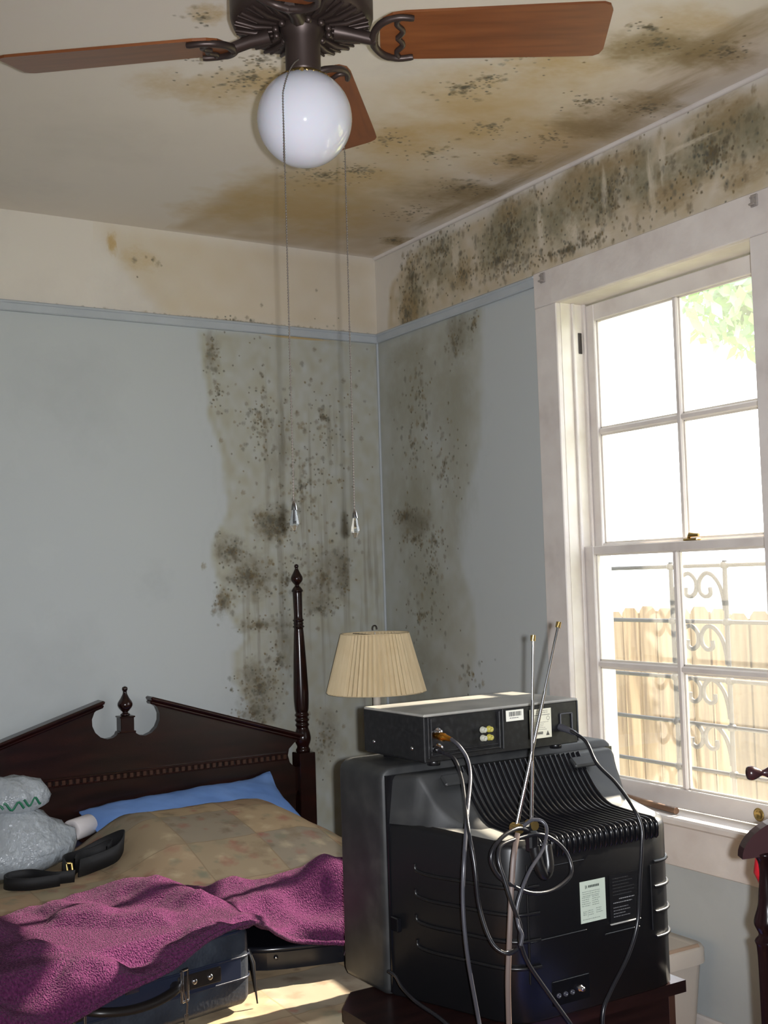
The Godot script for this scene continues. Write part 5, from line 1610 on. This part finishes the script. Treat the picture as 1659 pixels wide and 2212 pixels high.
func sticker_material() -> StandardMaterial3D:
	var im := Image.create(128, 128, false, Image.FORMAT_RGBA8)
	im.fill(Color8(216, 212, 192))
	var ink := Color8(60, 58, 54)
	small_type(im, Rect2i(40, 8, 70, 14), 8, ink, 21, 1.0)
	im.fill_rect(Rect2i(8, 26, 112, 2), ink)
	for i in 20:
		var a := TAU * i / 20
		im.fill_rect(Rect2i(108 + int(cos(a) * 9), 42 + int(sin(a) * 9), 2, 2), ink)
	small_type(im, Rect2i(10, 58, 108, 36), 8, Color8(110, 106, 98), 22, 1.0)
	im.fill_rect(Rect2i(24, 100, 52, 10), ink)
	small_type(im, Rect2i(28, 103, 46, 5), 5, Color8(216, 212, 192), 23, 1.0)
	im.fill_rect(Rect2i(24, 112, 52, 1), ink)
	for y in 20:
		im.fill_rect(Rect2i(104 - y / 2, 98 + y, y + 1, 1), ink)
	im.fill_rect(Rect2i(104, 105, 1, 7), Color8(216, 212, 192))
	return print_mat(im)

# ---------------------------------------------------------------- rabbit ear antenna
func antenna() -> void:
	var t := thing("rabbit_ear_antenna", "rabbit ear antenna with two thin chrome rods on the television", "antenna", Vector3(-1.217, 0.985, 2.488))
	var o := Vector3(-1.217, 0.985, 2.488)
	var hub := B.new()
	hub.box(Vector3(0, 0.028, 0.012), Vector3(0.05, 0.02, 0.03), 0.005)
	hub.box(Vector3(0.012, 0.002, 0.024), Vector3(0.022, 0.044, 0.02), 0.004)
	hub.tube(smooth_path([Vector3(0.012, -0.008, 0.03), Vector3(0.02, -0.05, 0.036), Vector3(0.032, -0.066, 0.036), Vector3(0.044, -0.05, 0.034), Vector3(0.046, -0.01, 0.026)], 4), 0.012, 8)
	put(t, "bracket", hub.mesh(), M.black_plastic)
	for e in [ROD_A, ROD_B]:
		var a: Vector3 = e[0] - o + Vector3(0, 0.01, 0.004)
		var c: Vector3 = e[1] - o + Vector3(0, 0, 0.004)
		var rod := B.new()
		for k in 3:
			rod.tube([a.lerp(c, k / 3.0), a.lerp(c, (k + 1) / 3.0)], [0.0042, 0.0036, 0.0028][k], 8)
		var r := put(t, "rod", rod.mesh(), M.chrome)
		put(r, "tip", B.new().tube([c - (c - a).normalized() * 0.004, c + (c - a).normalized() * 0.008], 0.0055, 8).mesh(), M.brass)
		put(r, "hinge", B.new().tube([a + Vector3(0, -0.004, -0.012), a + Vector3(0, -0.004, 0.012)], 0.01, 10).mesh(), M.brass)
	# flat twin lead hanging down the back
	var path := smooth_path(local_to(RIBBON, o), 4)
	put(t, "flat_lead", B.new().tube(path, 0.0055, 8, true, 0.3, Vector3(1, 0, 0.5).normalized()).mesh(), M.ribbon)
	var tie := []
	for i in 17: tie.append(Vector3(-1.307 + 0.016 * cos(TAU * i / 16), 0.8 + 0.004 * sin(TAU * i / 16), 2.558 + 0.012 * sin(TAU * i / 16)) - o)
	put(t, "lead_tie", B.new().tube(tie, 0.0022, 6, false).mesh(), M.chrome)
	put(t, "coiled_lead", B.new().tube(smooth_path(local_to(LEAD_LOOP, o), 6), 0.0042, 8).mesh(), M.cable_black)
	put(t, "second_lead", B.new().tube(smooth_path(local_to(LEAD_LOOP_SECOND, o), 6), 0.0038, 8).mesh(), M.cable_grey)

func cables() -> void:
	var g := thing("aerial_cable", "black aerial cable with a gold plug hanging from the video recorder", "cable", CABLE_GOLD[0])
	put(g, "cable", B.new().tube(smooth_path(local_to(CABLE_GOLD, CABLE_GOLD[0]), 6), 0.0042, 8).mesh(), M.cable_grey)
	var dir: Vector3 = (CABLE_GOLD[1] - CABLE_GOLD[0]).normalized()
	var start := Vector3(-0.012, 0.004, -0.04)
	put(g, "gold_plug", B.new().tube([start, start.lerp(dir * 0.004, 0.2), start.lerp(dir * 0.004, 0.3), start.lerp(dir * 0.004, 0.6), start.lerp(dir * 0.004, 0.65), dir * 0.006], [0.008, 0.008, 0.0095, 0.0095, 0.0075, 0.005], 12).mesh(), M.gold)
	var k := thing("aerial_cable", "black aerial cable with a chrome collar from the recorder's lower socket", "cable", CABLE_BLACK[0])
	put(k, "cable", B.new().tube(smooth_path(local_to(CABLE_BLACK, CABLE_BLACK[0]), 6), 0.004, 8).mesh(), M.cable_black)
	put(k, "collar", B.new().tube([Vector3(0.0, 0.006, -0.038), Vector3(0, 0.004, -0.012)], 0.0075, 10).mesh(), M.chrome)
	put(k, "boot", B.new().tube([Vector3(0, 0.004, -0.014), Vector3(0, 0, 0.004)], [0.007, 0.0045], 10).mesh(), M.cable_black)
	var p := thing("power_cable", "dark power cable drooping from the video recorder across the television", "cable", CORD_RECORDER[0])
	put(p, "cord", B.new().tube(smooth_path(local_to(CORD_RECORDER, CORD_RECORDER[0]), 6), 0.0042, 8).mesh(), M.cable_black)
	put(p, "strain_relief", B.new().tube([Vector3(-0.008, 0.006, -0.02), Vector3(0, 0, 0), Vector3(0.008, -0.008, 0.02)], [0.009, 0.008, 0.006], 10).mesh(), M.cable_grey)

# ---------------------------------------------------------------- stick, bin, chair, tub
func small_things() -> void:
	var st := B.new()
	st.tube(smooth_path([Vector3(0.035, 0.016, -0.2), Vector3(0.022, 0.012, -0.08), Vector3(0.0, 0.011, 0.06), Vector3(-0.02, 0.011, 0.19)], 5), 0.0105, 10)
	single("wooden_stick", st.mesh(), M.stick, "brown wooden prop stick lying on the window stool", "stick", Vector3(0.008, 0.7635, 1.53))
	# waste bin
	var b := thing("waste_bin", "off white plastic waste bin with a flat lid under the window", "bin", Vector3(-0.185, 0, 1.68))
	var sec := func(hx: float, hz: float, y: float, r: float) -> Array:
		var ring := ring_path(hx, hz, r, y)
		return ring
	var body := B.new()
	body.grid([sec.call(0.11, 0.14, 0.0, 0.04), sec.call(0.112, 0.142, 0.006, 0.04), sec.call(0.142, 0.17, 0.36, 0.045)], false)
	body.sm(-1)
	var bot: Array = sec.call(0.11, 0.14, 0.0, 0.04)
	for i in range(1, bot.size() - 2): body.face([bot[0], bot[i], bot[i + 1]], Vector3(0, 0.2, 0))
	put(b, "body", body.mesh(), M.bin)
	var lid := B.new()
	var l0: Array = sec.call(0.152, 0.18, 0.355, 0.05)
	var l1: Array = sec.call(0.152, 0.18, 0.395, 0.05)
	var l2: Array = sec.call(0.146, 0.174, 0.404, 0.046)
	var l3: Array = sec.call(0.12, 0.148, 0.398, 0.03)
	lid.grid([l0, l1, l2, l3], false)
	lid.sm(-1)
	for i in range(1, l3.size() - 2):
		lid.face([l3[0], l3[i], l3[i + 1]], Vector3(0, 0.2, 0))
		lid.face([l0[0], l0[i], l0[i + 1]], Vector3(0, 0.6, 0))
	put(b, "lid", lid.mesh(), M.bin)
	put(b, "lid_handle", B.new().tube([Vector3(-0.06, 0.404, 0.166), Vector3(0.11, 0.404, 0.166)], 0.008, 8).mesh(), M.bin_rim)
	chair()
	# tub on the floor behind the stand
	var tub := thing("storage_tub", "blue plastic storage tub behind the television stand", "tub", Vector3(-1.145, 0, 2.68))
	var ts := B.new()
	var rows := []
	for e in [[0.13, 0.1, 0.0], [0.132, 0.102, 0.006], [0.15, 0.12, 0.5], [0.158, 0.128, 0.5], [0.158, 0.128, 0.515], [0.146, 0.116, 0.515], [0.128, 0.098, 0.02]]:
		rows.append(ring_path(e[0], e[1], 0.03, e[2]))
	ts.grid(rows, false)
	ts.sm(-1)
	for k in [0, rows.size() - 1]:
		for i in range(1, rows[k].size() - 2): ts.face([rows[k][0], rows[k][i], rows[k][i + 1]], Vector3(0, 0.3 if k == 0 else -1.0, 0))
	put(tub, "body", ts.mesh(), M.blue_box)

func chair() -> void:
	# a turned back chair by the window side; only its outer post is in the picture
	var t := thing("wooden_chair", "dark turned wooden chair with a rounded top rail near the window", "chair", Vector3(-0.86, 0, 3.14), deg_to_rad(-31.5))
	var x := -0.262
	var post := turned([[0.018, 0.0], [0.02, 0.1], [0.018, 0.4], [0.024, 0.44], [0.024, 0.5], [0.02, 0.54], [0.019, 0.7], [0.02, 0.86], [0.024, 0.884], [0.0165, 0.896], [0.0235, 0.912], [0.0225, 0.924], [0.016, 0.945], [0.0135, 0.97], [0.0105, 1.0], [0.0125, 1.02], [0.02, 1.035], [0.0, 1.04]])
	var pm := B.new().lathe(post, 18).mesh()
	for s in [-1.0, 1.0]:
		put(t, "back_post", pm, M.chair, Vector3(x * -s if s < 0 else x, 0, 0))
	# top rail with rounded ears
	var rail := PackedVector2Array()
	var upper := []
	var lower := []
	for i in 41:
		var u := sin((i / 40.0 - 0.5) * PI)
		upper.append(Vector2(u * 0.305, 1.03 + 0.034 * (1.0 - u * u) + 0.052 * sqrt(maxf(0.0, 1.0 - pow(maxf(absf(u) - 0.72, 0.0) / 0.28, 2.0)))))
		lower.append(Vector2(u * 0.305, 1.022 + 0.035 * (1.0 - u * u) + 0.006 * pow(absf(u), 8.0)))
	for q in upper: rail.append(q)
	lower.reverse()
	for q in lower: rail.append(q)
	put(t, "top_rail", B.new().prism(rail, -0.014, 0.014).mesh(), M.chair)
	# turned rail set across the tall centre slat
	var sp := turned([[0.0, -0.27], [0.01, -0.268], [0.0125, -0.26], [0.009, -0.25], [0.0055, -0.244], [0.006, -0.238], [0.012, -0.225], [0.016, -0.2], [0.017, -0.1], [0.017, 0.1], [0.016, 0.2], [0.012, 0.225], [0.006, 0.238], [0.0125, 0.26], [0.0, 0.27]])
	put(t, "crown_spindle", B.new().lathe(sp, 16, Vector3(-0.012, 1.168, -0.02), Basis(Vector3.BACK, -PI / 2)).mesh(), M.chair)
	put(t, "centre_slat", B.new().box(Vector3(0.02, 0.82, -0.016), Vector3(0.12, 0.72, 0.012), 0.003).mesh(), M.chair)
	put(t, "lower_rail", B.new().box(Vector3(0, 0.62, 0), Vector3(0.52, 0.04, 0.02), 0.004).mesh(), M.chair)
	put(t, "seat", B.new().box(Vector3(0, 0.45, 0.22), Vector3(0.54, 0.035, 0.46), 0.012).mesh(), M.chair)
	for s in [-1.0, 1.0]:
		put(t, "front_leg", B.new().lathe([Vector2(0.014, 0), Vector2(0.02, 0.1), Vector2(0.022, 0.3), Vector2(0.018, 0.434), Vector2(0, 0.435)], 14, Vector3(s * 0.23, 0, 0.4)).mesh(), M.chair)
	# red pouch hanging on the lower part of the back
	var r := B.new()
	r.lathe([Vector2(0, -0.04), Vector2(0.024, -0.034), Vector2(0.034, -0.01), Vector2(0.03, 0.016), Vector2(0.014, 0.032), Vector2(0.007, 0.05), Vector2(0, 0.052)], 16)
	var p := t.transform * Vector3(-0.236, 1.0, -0.04)
	single("red_pouch", r.mesh(), M.red, "small shiny red pouch hanging behind the wooden chair's top rail", "pouch", p)
